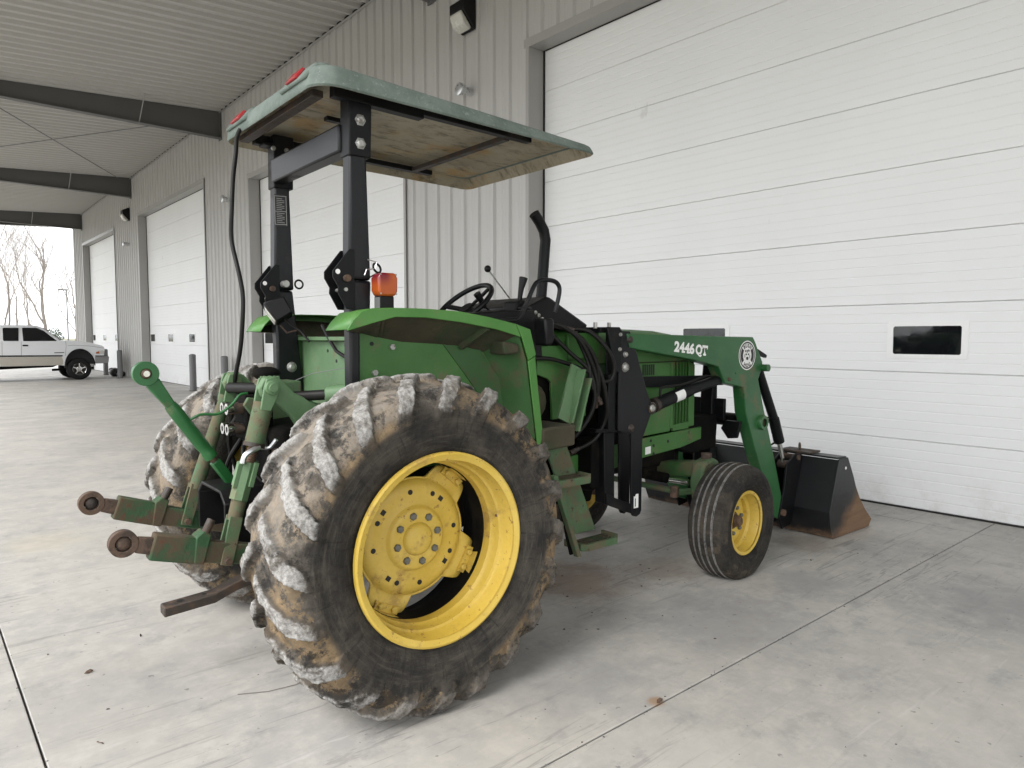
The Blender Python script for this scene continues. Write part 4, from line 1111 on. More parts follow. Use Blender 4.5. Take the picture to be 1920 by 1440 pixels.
# ---- loader
ld = empty('loader', (0,0,0), 0, TR)
TOW = [(1.632,1.557),(1.726,1.555),(1.773,1.463),(1.882,1.20),(1.943,1.087),(1.936,1.055),(1.852,.899),(1.849,.452),(1.835,.428),(1.803,.418),(1.770,.428),(1.755,.456),(1.745,.935),(1.630,.965)]
ARM = [(1.69,1.540),(3.024,1.520),(3.057,1.479),(3.153,1.338),(3.143,1.288),(3.101,1.216),(3.193,.972),(3.355,.582),(3.485,.235),(3.43,.14),(3.35,.17),(3.155,.564),(3.072,.724),(2.949,.989),(2.919,1.165),(2.691,1.205),(2.614,1.320),(2.369,1.368),(1.72,1.455)]
for s in (-1, 1):
    MB().prism(TOW, 'y', s*.470, s*.455).build('tower_plate', 'black_satin', ld, bevel=.004)
    MB().prism([(a, b) for a, b in TOW], 'y', s*.372, s*.358).build('tower_plate', 'black_satin', ld, bevel=.004)
    MB().prism([(1.505,1.578),(1.615,1.578),(1.637,1.553),(1.630,1.324),(1.615,1.314),(1.565,1.316),(1.554,1.330),(1.553,1.421),(1.515,1.545)], 'y', s*.490, s*.4715).build('tower_bracket', 'black_paint', ld, bevel=.004)
    MB().box(1.56,1.62,min(s*.455,s*.372),max(s*.455,s*.372),.96,1.30).build('tower_spine', 'black_paint', ld, bevel=.004)
    for x, z, r in ((1.616,1.535,.009),(1.612,1.448,.010)):
        MB().lathe([(0,s*.010),(r,s*.010),(r*1.25,0)], 'y', (x,s*.490,z), 10).build('bolt', 'bolt_zinc', ld)
    for x, z, r, mt in ((1.683,1.417,.014,'bolt_zinc'),(1.685,1.340,.023,'bolt_zinc'),(1.721,1.505,.02,'dark_steel'),(1.741,.97,.020,'dark_steel'),(1.931,1.08,.024,'bolt_zinc')):
        MB().lathe([(0,s*.016),(r*.75,s*.016),(r,s*.012),(r*1.1,s*.004),(r*1.3,0)], 'y', (x,s*.470,z), 12).build('pin_head', mt, ld)
    # rear post of the mount and its foot
    MB().prism([(1.54,.955),(1.631,.955),(1.636,.53),(1.55,.53)], 'y', s*.44, s*.36).build('mount_post', 'black_paint', ld, bevel=.004)
    MB().prism([(1.545,.60),(1.62,.56),(1.77,.50),(1.77,.44),(1.545,.53)], 'y', s*.465, s*.44).build('mount_foot', 'black_paint', ld, bevel=.004)
    MB().hexa((1.46,s*.42,.975),(1.76,s*.42,.955),.06,.02).build('mount_shelf', 'black_paint', ld)
    MB().box(1.48,1.66,min(s*.26,s*.40),max(s*.26,s*.40),.62,.92).build('mount_bracket', 'grime_shade_black', ld, bevel=.01)
    # lift arm: boxed section
    MB().prism(ARM, 'y', s*.478, s*.385).build('lift_arm', 'loader_green', ld, bevel=.006)
    MB().lathe([(.030,s*.03),(.050,s*.03),(.054,s*.024),(.054,0)], 'y', (3.150,s*.478,.90), 28).build('tube_end', 'loader_green', ld)
    MB().lathe([(0,s*.006),(.049,s*.006)], 'y', (3.150,s*.478,.90), 24).build('tube_bore', 'under_brown', ld)
    MB().cyl((3.155,s*.37,1.298),(3.155,s*.525,1.298),.026,14).build('arm_pin', 'loader_green', ld)
    MB().lathe([(0,s*.012),(.012,s*.012),(.015,0)], 'y', (2.735,s*.478,1.23), 8).build('pin_head', 'rust_steel', ld)
    MB().lathe([(0,s*.006),(.008,s*.006),(.010,0)], 'y', (2.82,s*.478,1.27), 8).build('pin_head', 'loader_green', ld)
    # lift cylinder
    MB().cyl((2.03,s*.425,1.095),(2.36,s*.425,1.168),.042,20).build('cylinder_barrel', 'black_paint', ld)
    MB().cyl((2.36,s*.425,1.168),(2.72,s*.425,1.232),.036,18).build('cylinder_barrel', 'black_paint', ld)
    MB().cyl((2.00,s*.425,1.088),(2.03,s*.425,1.095),.047,18).build('cylinder_end', 'dark_steel', ld)
    MB().cyl((1.92,s*.425,1.072),(2.01,s*.425,1.090),.024,14).build('cylinder_rod', 'bolt_zinc', ld)
    MB().lathe([(.034,0),(.036,s*.02),(.02,s*.03),(0,s*.03)], 'y', (1.935,s*.455,1.078), 14).build('cylinder_eye', 'dark_steel', ld)
    MB().tube(smooth_path([(2.07,s*.425,1.14),(2.07,s*.425,1.18),(2.10,s*.425,1.20),(2.30,s*.425,1.21),(2.55,s*.425,1.26)], 5), .009, 8).build('pressure_line', 'hose_rubber', ld)
    lb = MB(); 
    for q in range(9):
        pass
    # white sticker wrapped on the barrel
    ax = Vector((.33,0,.073)).normalized(); up_ = Vector((-ax.z,0,ax.x)); pts = []
    for t in (.165,.255):
        for k in range(9):
            an = R(-50+12.5*k); pts.append(Vector((2.03,s*.425,1.095))+ax*t+(up_*math.sin(an)+Vector((0,s,0))*math.cos(an))*.0432)
    lb.add(pts, [(k,k+1,10+k,9+k) for k in range(8)]); lb.build('cylinder_label', 'white_decal', ld)
    # bucket cylinder
    MB().cyl((3.17,s*.43,1.285),(3.40,s*.43,.905),.034,18).build('cylinder_barrel', 'black_paint', ld)
    MB().cyl((3.40,s*.43,.905),(3.485,s*.43,.72),.040,18).build('cylinder_barrel', 'black_paint', ld)
    MB().cyl((3.485,s*.43,.72),(3.56,s*.43,.54),.018,14).build('cylinder_rod', 'chrome', ld)
    MB().cyl((3.56,s*.39,.54),(3.56,s*.47,.54),.032,16).build('cylinder_eye', 'dark_steel', ld)
    for q in (.15,.55): MB().cyl((3.31+q*.2,s*.43,.95-q*.42),(3.25+q*.22,s*.43,.94-q*.42),.007,8).build('line_fitting', 'hose_rubber', ld)
    MB().tube(smooth_path([(3.14,s*.39,1.05),(3.20,s*.40,.98),(3.26,s*.42,.91),(3.33,s*.43,.92)], 5), .008, 8).build('pressure_line', 'hose_rubber', ld)
    # coupler plates behind the bucket
    for yy in (.37,.49):
        MB().prism([(3.50,.55),(3.62,.62),(3.72,.615),(3.63,.22),(3.58,.08),(3.46,.06),(3.41,.16),(3.48,.40)], 'y', s*yy, s*(yy-.016)).build('coupler_plate', 'black_paint', ld, bevel=.003)
    MB().cyl((3.45,s*.36,.19),(3.45,s*.51,.19),.026,16).build('coupler_pin', 'rust_steel', ld)
    MB().cyl((3.66,s*.36,.59),(3.66,s*.50,.59),.022,14).build('coupler_pin', 'rust_steel', ld)
MB().prism([(3.08,1.40),(3.10,1.46),(3.29,1.388),(3.285,1.365),(3.16,1.395),(3.13,1.36)], 'y', -.43, -.40).build('latch_handle', 'black_paint', ld, bevel=.005)
MB().prism([(1.775,.475),(1.815,.475),(1.815,.56),(1.795,.56),(1.785,.545),(1.775,.55)], 'y', -.4705, -.4725).build('tower_label', 'white_decal', ld)
MB().prism([(1.784,.485),(1.790,.485),(1.790,.535),(1.784,.535)], 'y', -.4726, -.4735).build('label_mark', 'black_decal', ld)
MB().cyl((3.150,-.385,.90),(3.150,.385,.90),.05,20).build('torque_tube', 'black_paint', ld)
MB().box(1.49,1.60,-.455,.455,1.545,1.578).build('tower_bridge', 'black_paint', ld, bevel=.004)
for x in (1.47,1.585): MB().cyl((x,-.43,1.57),(x,-.43,1.605),.012,6).build('bridge_bolt', 'bolt_zinc', ld)
# brush guard across the nose
MB().box(2.90,2.93,-.33,.33,.92,1.075).build('guard_plate', 'black_paint', ld, bevel=.004)
for y in (-.20,.20): MB().prism([(2.86,.62),(2.93,.60),(2.935,1.32),(2.895,1.35),(2.87,1.1)], 'y', y-.05, y+.05).build('guard_post', 'black_paint', ld, bevel=.004)
MB().prism([(-.30,.86),(-.34,.92),(-.46,.92),(-.43,.80),(-.36,.79)], 'x', 2.91, 2.94).build('guard_foot', 'black_paint', ld, bevel=.003)
MB().hexa((1.90,-.30,1.235),(2.90,-.30,1.21),.05,.07).build('guard_stay', 'black_paint', ld)
MB().hexa((1.90,.30,1.235),(2.90,.30,1.21),.05,.07).build('guard_stay', 'black_paint', ld)

# hoses between the valve and the arms
HP = [[(1.10,-.36,1.600),(1.20,-.42,1.585),(1.32,-.46,1.50),(1.42,-.47,1.34),(1.456,-.47,1.20),(1.47,-.44,1.13)],
      [(1.12,-.37,1.59),(1.25,-.43,1.56),(1.37,-.47,1.47),(1.44,-.48,1.35),(1.46,-.47,1.22),(1.45,-.45,1.14)],
      [(1.30,-.38,1.565),(1.40,-.44,1.555),(1.50,-.49,1.46),(1.555,-.50,1.36),(1.55,-.49,1.28),(1.50,-.47,1.265),(1.46,-.46,1.30)],
      [(1.33,-.36,1.56),(1.375,-.43,1.50),(1.42,-.47,1.40),(1.47,-.49,1.28),(1.52,-.48,1.12),(1.53,-.45,1.02),(1.48,-.42,.92),(1.35,-.38,.86)],
      [(1.18,-.35,1.55),(1.30,-.40,1.43),(1.40,-.45,1.33),(1.43,-.47,1.2),(1.41,-.46,1.08),(1.33,-.42,.96),(1.27,-.36,.90)],
      [(1.36,-.37,1.55),(1.38,-.42,1.45),(1.40,-.45,1.36),(1.41,-.46,1.25),(1.47,-.47,1.15)]]
for p in HP:
    MB().tube(smooth_path(p, 6), .0125, 10).build('hose', 'hose_rubber', ld)
    for a_, b_ in ((p[0], p[1]), (p[-1], p[-2])):
        a_, b_ = Vector(a_), Vector(b_); d_ = (b_-a_).normalized()
        MB().cyl(a_-d_*.02, a_+d_*.035, .0145, 10).cyl(a_+d_*.0, a_+d_*.014, .0175, 6).build('hose_fitting', 'dark_steel', ld)
MB().tube(smooth_path([(1.02,-.36,1.40),(1.15,-.39,1.40),(1.30,-.42,1.36),(1.40,-.45,1.32)], 5), .012, 10).build('hose', 'hose_rubber', ld)

# bucket
bk = empty('bucket', (0,0,0), 0, TR); bk['label'] = 'black loader bucket with rusty lip resting on the concrete'
BY0, BY1 = -.775, 1.0
PB = [(3.736,.598),(3.619,.213),(3.632,.10),(3.674,.010),(4.05,.004),(4.250,.004)]
PI_ = [(3.752,.590),(3.637,.215),(3.648,.112),(3.685,.026),(4.05,.018),(4.250,.012)]
MB().prism(PB + list(reversed(PI_)), 'y', BY0+.012, BY1-.012).build('shell', 'bucket_paint', bk, smooth=20)
SP = [(3.736,.600),(3.617,.213),(3.630,.10),(3.672,.006),(4.261,.004),(4.307,.058),(4.190,.155),(4.099,.25),(4.021,.361),(3.975,.45),(3.879,.603)]
for y in (BY0, BY1-.012): MB().prism(SP, 'y', y, y+.0115).build('side_plate', 'bucket_paint', bk, bevel=.002)
MB().prism([(3.735,.602),(3.86,.590),(3.88,.603),(3.875,.612),(3.73,.616)], 'y', BY0+.012, BY1-.012).build('top_rim', 'bucket_paint', bk, bevel=.003)
MB().box(4.18,4.30,BY0+.012,BY1-.012,.004,.020).build('cutting_edge', 'rust_steel', bk, bevel=.003)
MB().cyl((3.845,BY0-.0015,.525),(3.845,BY0+.0001,.525),.012,14).build('side_hole', 'frame_white', bk)
MB().prism([(3.70,.618),(3.87,.618),(3.87,.632),(3.70,.632)], 'y', -.56, -.30).build('hook_plate', 'dark_steel', bk, bevel=.002)
hk = torus(.022, .008, 24, 8)
me = hk.mesh('grab_hook', 'rust_steel'); o = obj('grab_hook', me, bk); o.location = (3.79,-.43,.658); o.rotation_euler = (R(90),0,R(35))
for k in range(9):
    x = 3.64+k*.012; MB().hexa((3.70-.01*k,BY0-.0006,.36-.03*k),(3.702-.01*k,BY0-.0006,.36-.03*k),.001,.001) if False else None

# decals on the lift arm: model number and round emblem
def text_mesh(body, size, mat, name, bold=.0):
    cu = bpy.data.curves.new('t', 'FONT'); cu.body = body; cu.size = size; cu.offset = bold; cu.align_x = 'CENTER'; cu.resolution_u = 4
    o = bpy.data.objects.new('t', cu); COL.objects.link(o)
    dg = bpy.context.evaluated_depsgraph_get()
    me = bpy.data.meshes.new_from_object(o.evaluated_get(dg)); me.name = name
    bpy.data.objects.remove(o); bpy.data.curves.remove(cu)
    me.materials.clear(); me.materials.append(MAT[mat]); return me
FACE = -.4785
lettering = empty('model_number', (0,0,0), 0, ld)
bpy.data.objects.remove(lettering)
def put(me, name, x, z, rot=0, sx=1, sz=1, dy=0, th=.0008):
    o = obj(name, me, ld); o.location = (x, FACE-.0012-dy, z)
    o.rotation_euler = (R(90), rot, 0); o.scale = (sx, sz, 1)
    return o
slope = math.atan2(1.461-1.496, 2.49-2.131)
bx, bz = 2.131, 1.432
def along(d, h=0): return bx + d*math.cos(slope) - h*math.sin(slope), bz + d*math.sin(slope) + h*math.cos(slope)
hgt = .062
for chx, d, wd in (('2',.026,1.15),('4',.079,1.05),('4',.132,1.05),('6',.183,1.12),('Q',.257,.98),('T',.322,1.05)):
    x, z = along(d)
    put(text_mesh(chx, .088, 'white_decal', 'digit', .0042), 'digit', x, z, -slope, wd, 1.0)
def bar(d0, d1, h0, h1):
    q = [along(d0,h0), along(d1,h0), along(d1,h1), along(d0,h1)]
    MB().prism(q, 'y', FACE-.0005, FACE-.0014).build('serif', 'white_decal', ld, smooth=0)
for d in (.084,.137): bar(d-.006,d+.028,-.003,.009)
bar(.306,.338,-.003,.009); bar(.292,.301,.040,.062); bar(.343,.352,.040,.062)
bar(.004,.012,.038,.058); bar(.041,.049,-.002,.018)
# emblem
EX, EZ, ER = 2.950, 1.391, .104
def disc(r0, r1, mat, dy, nm, a0=0, a1=360, n=48):
    m = MB(); k = max(3, int(n*(a1-a0)/360)); full = (a1-a0 >= 360)
    vs = []
    for i in range(k+1):
        t = R(a0+(a1-a0)*i/k); c, s_ = math.cos(t), math.sin(t)
        vs += [(EX+r0*c, FACE-dy, EZ+r0*s_), (EX+r1*c, FACE-dy, EZ+r1*s_)]
    m.add(vs, [(2*i,2*i+1,2*i+3,2*i+2) for i in range(k)]); m.build(nm, mat, ld, smooth=0)
disc(0, ER, 'white_decal', .0010, 'emblem')
disc(.086, .096, 'black_decal', .0016, 'emblem_ring')
disc(.052, .081, 'black_decal', .0016, 'emblem_arc', -40, 40); disc(.052, .081, 'black_decal', .0016, 'emblem_arc', 140, 220)
for body, r, a0, st_, flip in (('BUSH', .057, 90, 22, 1), ('HOG', .083, 270, 24, -1)):
    L_ = len(body)
    for i, c_ in enumerate(body):
        a = R(a0 - flip*st_*(i-(L_-1)/2))
        x, z = EX + r*math.cos(a), EZ + r*math.sin(a)
        rot = -(a - R(90)) if flip > 0 else -(a - R(270))
        put(text_mesh(c_, .036, 'black_decal', 'emblem_letter', .0016), 'emblem_letter', x, z, rot, .95, 1, .0006)
# boar's head: a few dark strokes
for poly in ([(-.030,.030),(-.018,.042),(-.010,.030),(-.016,.020)], [(.012,.044),(.028,.036),(.024,.022),(.010,.030)], [(-.020,.015),(-.004,.012),(-.006,.000),(-.022,.004)],
             [(.006,.012),(.022,.014),(.024,.003),(.010,.000)], [(-.012,-.012),(.012,-.010),(.016,-.026),(.004,-.034),(-.014,-.028)], [(-.034,.006),(-.028,.010),(-.026,-.012),(-.032,-.016)],
             [(.028,.0),(.034,.004),(.034,-.022),(.028,-.018)], [(-.006,.038),(.006,.04),(.004,.020),(-.004,.018)]):
    MB().prism([(EX+a, EZ+b) for a, b in poly], 'y', FACE-.0013, FACE-.0018).build('emblem_stroke', 'black_decal', ld, smooth=0)

# ---- three point hitch
hc = empty('three_point_hitch', (0,0,0), 0, TR)
def ringplate(c, ro, ri, y0, y1, name, mat, n=28):
    MB().lathe([(ri,y0),(ro,y0),(ro,y1),(ri,y1)], 'y', (c[0],0,c[1]), n, closed=True).build(name, mat, hc, bevel=.002)
for s, e, f1 in ((-1, (-.972,.731), (-.50,.595)), (1, (-.985,.778), (-.585,.64))):
    y = s*.305
    d = Vector((f1[0]-e[0],0,f1[1]-e[1])).normalized()
    P = lambda t, h: (e[0]+d.x*t-d.z*h, e[1]+d.z*t+d.x*h)
    ringplate(e, .052, .030, y-.018, y+.018, 'link_eye', 'rust_steel')
    MB().sphere((e[0],y,e[1]), .029, 16, 10, (1,.7,1)).build('link_ball', 'dark_steel' if s > 0 else 'rust_steel', hc)
    MB().prism([P(.046,-.030),(P(.15,-.036)),(P(.15,.036)),(P(.046,.030))], 'y', y-.016, y+.016).build('link_tongue', 'rust_steel', hc, bevel=.004)
    MB().prism([P(.10,-.052),P(.30,-.052),P(.30,.052),P(.10,.052)], 'y', y-.032, y+.032).build('link_socket', 'link_green', hc, bevel=.006)
    MB().prism([P(.27,-.052),P(.31,-.05),P(.31,.075),P(.275,.085),P(.25,.055)], 'y', y-.036, y+.036).build('link_collar', 'link_green', hc, bevel=.006)
    MB().hexa((P(.30,0)[0],y,P(.30,0)[1]),(.02,s*.28,.46),.055,.090,.05,.07).build('link_bar', 'link_green', hc, bevel=.006)
    MB().cyl((P(.285,.07)[0],y-.02,P(.285,.07)[1]),(P(.30,.13)[0],y-.01,P(.30,.13)[1]),.017,12).build('latch_pin', 'dark_steel', hc)
    # lift arm from the rockshaft
    a = [(-.395,1.345),(-.36,1.350),(-.325,1.335),(-.26,1.27),(-.16,1.22),(-.05,1.20),(-.02,1.10),(-.10,1.04),(-.23,1.02),(-.255,1.05),(-.24,1.10),(-.28,1.17),(-.34,1.22),(-.405,1.26),(-.42,1.30)]
    MB().prism(a, 'y', s*.262, s*.218).build('lift_arm', 'pale_green', hc, bevel=.008)
    MB().lathe([(0,s*.022),(.018,s*.022),(.020,s*.016),(.030,s*.014),(.033,0)], 'y', (-.378,s*.300,1.302), 24).build('arm_pin', 'pale_green', hc)
    MB().cyl((-.235,s*.22,1.055),(-.235,s*.285,1.055),.024,18).build('arm_boss', 'hitch_green', hc)
    # clevis and lift rod
    for yy in (.300,.208): MB().prism([(-.41,1.31),(-.40,1.34),(-.37,1.348),(-.345,1.33),(-.34,1.29),(-.385,1.20),(-.43,1.21)], 'y', s*yy, s*(yy-.014)).build('clevis', 'pale_green', hc, bevel=.003)
    if s < 0:
        MB().cyl((-.40,s*.255,1.235),(-.447,s*.265,1.065),.042,20).build('lift_rod_sleeve', 'hitch_green', hc)
        MB().cyl((-.447,s*.265,1.065),(-.452,s*.266,1.048),.045,20).build('sleeve_ring', 'dark_steel', hc)
        MB().cyl((-.452,s*.266,1.05),(-.482,s*.27,.955),.022,14).build('adjuster_screw', 'rust_steel', hc)
        m = MB(); 
        for k in range(9): m.lathe([(.022,0),(.0255,.004),(.022,.008)], 'z', (-.455-.0033*k, s*.266, 1.04-.0105*k), 14)
        m.build('screw_thread', 'rust_steel', hc)
        MB().cyl((-.478,s*.27,.985),(-.525,s*.275,.83),.040,8).build('adjuster_sleeve', 'pale_green', hc)
        for aa in (0,1,2,3):
            dx, dy = .046*math.cos(aa*PI/2+.5), .046*math.sin(aa*PI/2+.5)
            MB().hexa((-.478+dx,s*.27+dy,.985),(-.507+dx,s*.273+dy,.885),.014,.02).build('sleeve_fin', 'pale_green', hc, bevel=.002)
        MB().cyl((-.51,s*.274,.87),(-.545,s*.279,.745),.034,18,.030).build('lift_rod', 'hitch_green', hc)
        MB().tube(smooth_path([(-.44,-.30,1.05),(-.475,-.31,1.04),(-.505,-.31,1.02),(-.515,-.31,.985)], 5), [.012]*15+[.006], 8).build('adjuster_crank', 'galv', hc)
        MB().tube(smooth_path([(-.43,-.27,1.045),(-.39,-.28,1.04),(-.365,-.30,1.075)], 5), .009, 8).build('adjuster_crank', 'galv', hc)
        MB().tube([(-.37,-.29,1.03),(-.33,-.28,.97),(-.29,-.26,.90)], .014, 10).build('hose_stub', 'dark_steel', hc)
        b0 = (-.545,.745); bz_ = .575
    else:
        MB().cyl((-.40,s*.255,1.235),(-.545,s*.285,.79),.030,18,.034).build('lift_rod', 'hitch_green', hc)
        b0 = (-.545,.79); bz_ = .62
    for yy in (-.035,.035): MB().hexa((b0[0],s*.285+yy*.6,b0[1]+.02),(b0[0]-.055,s*.30+yy,bz_),.012,.055,.012,.05,up=(1,0,0)).build('rod_fork', 'hitch_green', hc, bevel=.003)
    MB().cyl((b0[0]-.05,s*.30-.06,bz_+.02),(b0[0]-.05,s*.30+.06,bz_+.02),.014,12).build('fork_pin', 'rust_steel', hc)
# top link propped up
tl0, tl1 = Vector((-.811,0,1.365)), Vector((-.445,.03,.83)); dv = (tl1-tl0).normalized()
Tl = lambda t: tuple(tl0+dv*t)
ringplate((tl0.x,tl0.z), .052, .022, -.02, .02, 'top_link_eye', 'bright_green')
MB().sphere(tuple(tl0), .028, 16, 10, (1,.9,1)).build('top_link_ball', 'rust_steel', hc)
MB().cyl((tl0.x,-.03,tl0.z),(tl0.x,.03,tl0.z),.013,14).build('ball_bore', 'chrome', hc)
MB().hexa(Tl(.045),Tl(.19),.034,.062,.034,.036).build('top_link_neck', 'bright_green', hc, bevel=.006)
MB().tube([Tl(.17),Tl(.19),Tl(.22),Tl(.40),Tl(.43),Tl(.44),Tl(.472)], [.026,.029,.030,.030,.026,.030,.030], 20).build('top_link_barrel', 'bright_green', hc)
MB().cyl(Tl(.47),Tl(.50),.016,12).build('top_link_screw', 'rust_steel', hc)
MB().hexa(Tl(.495),Tl(.66),.040,.044).build('top_link_end', 'bright_green', hc, bevel=.006)
MB().tube(smooth_path([Tl(.275),(-.60,-.01,1.175),(-.52,-.015,1.175),(-.46,-.02,1.215),(-.425,-.02,1.255),(-.39,-.02,1.262)], 5), .006, 8).build('top_link_handle', 'bright_green', hc)
# drawbar and its support
MB().tube([(0,0,.37)], .01) if False else None
db = [(-.775,.325),(-.56,.340),(-.475,.372),(-.42,.385),(.15,.385)]
m = MB(); n = len(db)
vs = []
for x, z in db: vs += [(x,-.038,z-.022),(x,.038,z-.022),(x,.038,z+.022),(x,-.038,z+.022)]
fs = [(0,1,2,3)] + [(i*4+k, i*4+(k+1) % 4, (i+1)*4+(k+1) % 4, (i+1)*4+k) for i in range(n-1) for k in range(4)] + [(4*n-4,4*n-3,4*n-2,4*n-1)]
m.add(vs, fs); m.build('drawbar', 'dark_steel', hc, bevel=.006)
MB().cyl((-.70,0,.352),(-.70,0,.3535),.016,14).build('drawbar_hole', 'seal_black', hc)
MB().cyl((-.60,0,.359),(-.60,0,.3605),.010,14).build('drawbar_hole', 'seal_black', hc)
MB().prism([(-.36,.43),(-.30,.43),(-.30,.36),(-.36,.36)], 'y', -.16, .16).build('drawbar_support', 'grime_shade_black', hc, bevel=.005)
MB().box(-.44,-.40,-.20,-.16,.43,.56).build('support_strap', 'link_green', hc, bevel=.003)
MB().box(-.46,-.34,-.26,-.12,.545,.565).build('support_plate', 'grime_shade_black', hc, bevel=.003)
# power take-off guard
m = MB().prism([(-.20,.80),(-.14,.85),(.14,.85),(.20,.80),(.20,.62),(.185,.62),(.185,.79),(.13,.835),(-.13,.835),(-.185,.79),(-.185,.62),(-.20,.62)], 'x', -.56, -.34); m.build('pto_guard', 'black_plastic', hc, bevel=.004)
MB().cyl((-.34,0,.70),(-.46,0,.70),.022,16).build('pto_shaft', 'dark_steel', hc)
# hydraulic outlets and clutter on the back of the case
hv = empty('hydraulic_outlets', (0,0,0), 0, TR)
for z in (1.19,1.095):
    for y in (.02,.085):
        MB().cyl((-.36,y,z),(-.45,y,z),.024,16).build('coupler', 'dark_steel', hv)
        MB().lathe([(.014,-.475),(.026,-.475),(.027,-.455),(.024,-.445)], 'x', (0,y,z), 18).build('coupler_ring', 'chrome', hv)
MB().box(-.40,-.27,-.02,.14,1.04,1.25).build('valve_block', 'grime_shade_black', hv, bevel=.01)
MB().prism([(-.34,1.10),(-.42,1.21),(-.40,1.245),(-.34,1.235),(-.29,1.15)], 'y', -.06, -.035).build('valve_lever', 'hitch_green', hv, bevel=.004)
MB().box(-.36,-.20,-.19,-.02,1.26,1.32).build('valve_cover', 'hitch_green', hv, bevel=.008)
MB().sphere((-.30,-.02,1.35), .055, 14, 8, (1.2,1,.6)).build('breather_cap', 'grime_shade_black', hv)
MB().cyl((-.40,.20,1.275),(-.33,-.08,1.285),.026,14).build('rubber_pipe', 'hose_rubber', hv)
MB().cyl((-.34,-.17,1.34),(-.34,-.17,1.25),.036,16).build('filler_neck', 'pale_green', hv)
for k in range(10):
    t = 2*PI*k/10; MB().hexa((-.34+.037*math.cos(t),-.17+.037*math.sin(t),1.25),(-.34+.037*math.cos(t),-.17+.037*math.sin(t),1.345),.012,.008).build('filler_rib', 'pale_green', hv)
MB().cyl((-.24,-.20,1.25),(-.10,-.36,1.265),.024,14).build('rubber_pipe', 'hose_rubber', hv)
MB().cyl((-.13,-.33,1.262),(.02,-.50,1.29),.040,20).build('lift_cylinder', 'pale_green', hv)
MB().sphere((-.13,-.33,1.262), .041, 18, 10, (.6,.6,1)).build('cylinder_cap', 'pale_green', hv)
for k, p in enumerate(([(-.38,.05,1.05),(-.41,.0,.98),(-.40,-.06,.92),(-.36,-.10,.86)], [(-.38,.09,1.05),(-.44,.10,.95),(-.45,.14,.85),(-.38,.2,.75)], [(-.33,-.12,1.24),(-.37,-.14,1.15),(-.36,-.17,1.05),(-.33,-.16,.95)], [(-.32,.16,1.2),(-.40,.18,1.1),(-.41,.2,1.0),(-.36,.24,.85)])):
    MB().tube(smooth_path(p, 5), .010, 8).build('hydraulic_line', 'hose_rubber', hv)

# ================================================================== PICKUP TRUCK
TK = empty('pickup_truck', (4.78, 30.22, 0))
tag(TK, 'white pickup truck with tan lower panels parked under the canopy', 'truck')
HW = .98           # half width; near side at y = -HW
def tp(l): return [(x-4.78, z) for x, z in l]
ARCH = [(4.775+.46*math.cos(R(a)), .44+.64*math.sin(R(a))*1.02) for a in range(0, 181, 12)]
low = [(5.262,.54)] + [(4.80+.47*math.cos(R(a)), .50+.60*math.sin(R(a))) for a in range(4, 181, 11)] + [(4.30,.53)]
side = [(2.45,1.37),(4.27,1.385),(4.467,1.405),(4.80,1.375),(5.183,1.313),(5.50,1.215),(5.575,1.16),(5.59,1.069),(5.56,.85),(5.29,.83)] + low[1:-1] + [(4.30,.53),(2.45,.53)]
MB().prism(tp(side), 'y', -HW, HW).build('body', 'truck_white', TK, bevel=.035, seg=3)
cabp = [(2.30,1.365),(2.42,1.88),(2.55,1.928),(3.45,1.930),(3.60,1.905),(3.74,1.845),(4.28,1.375)]
def cab():
    m = MB(); p = tp(cabp); n = len(p)
    ins = [.0,.10,.16,.16,.15,.12,.0]
    vs = [(x, -HW+.03+i, z) for (x, z), i in zip(p, ins)] + [(x, HW-.03-i, z) for (x, z), i in zip(p, ins)]
    fs = [tuple(range(n)), tuple(range(2*n-1, n-1, -1))] + [(i, (i+1) % n, n+(i+1) % n, n+i) for i in range(n)]
    return m.add(vs, fs)
cab().build('cab', 'truck_white', TK, bevel=.03, seg=3)
def glass(poly, nm):
    # lies on the tumblehome of the cab side
    for s in (-1, 1):
        m = MB(); vs = []
        for x, z in tp(poly):
            i = .03 + .10*(z-1.365)/.515 + (.0 if z < 1.88 else .02)
            vs.append((x, s*(HW-i+.004), z))
        n = len(vs); vs += [(x, y-s*.01, z) for x, y, z in vs]
        m.add(vs, [tuple(range(n)), tuple(range(2*n-1,n-1,-1))]+[(i,(i+1)%n,n+(i+1)%n,n+i) for i in range(n)]); m.build(nm, 'tinted_glass', TK)
glass([(2.60,1.815),(2.63,1.832),(3.02,1.835),(3.04,1.81),(3.02,1.395),(2.99,1.385),(2.61,1.39),(2.59,1.42)], 'rear_side_window')
glass([(3.14,1.82),(3.17,1.838),(3.53,1.84),(3.60,1.82),(3.75,1.74),(4.12,1.395),(4.10,1.382),(3.15,1.382)], 'front_side_window')
for s in (-1,1): MB().prism(tp([(2.0,1.40),(2.06,1.84),(2.30,1.84),(2.30,1.40)]), 'y', s*(HW-.10), s*(HW-.112)).build('quarter_window', 'tinted_glass', TK)
m = MB(); a, b = (3.755-4.78,1.845), (4.262-4.78,1.405)
m.add([(a[0],-.80,a[1]),(a[0],.80,a[1]),(b[0],.90,b[1]),(b[0],-.90,b[1])], [(0,1,2,3)]); m.build('windscreen', 'tinted_glass', TK)
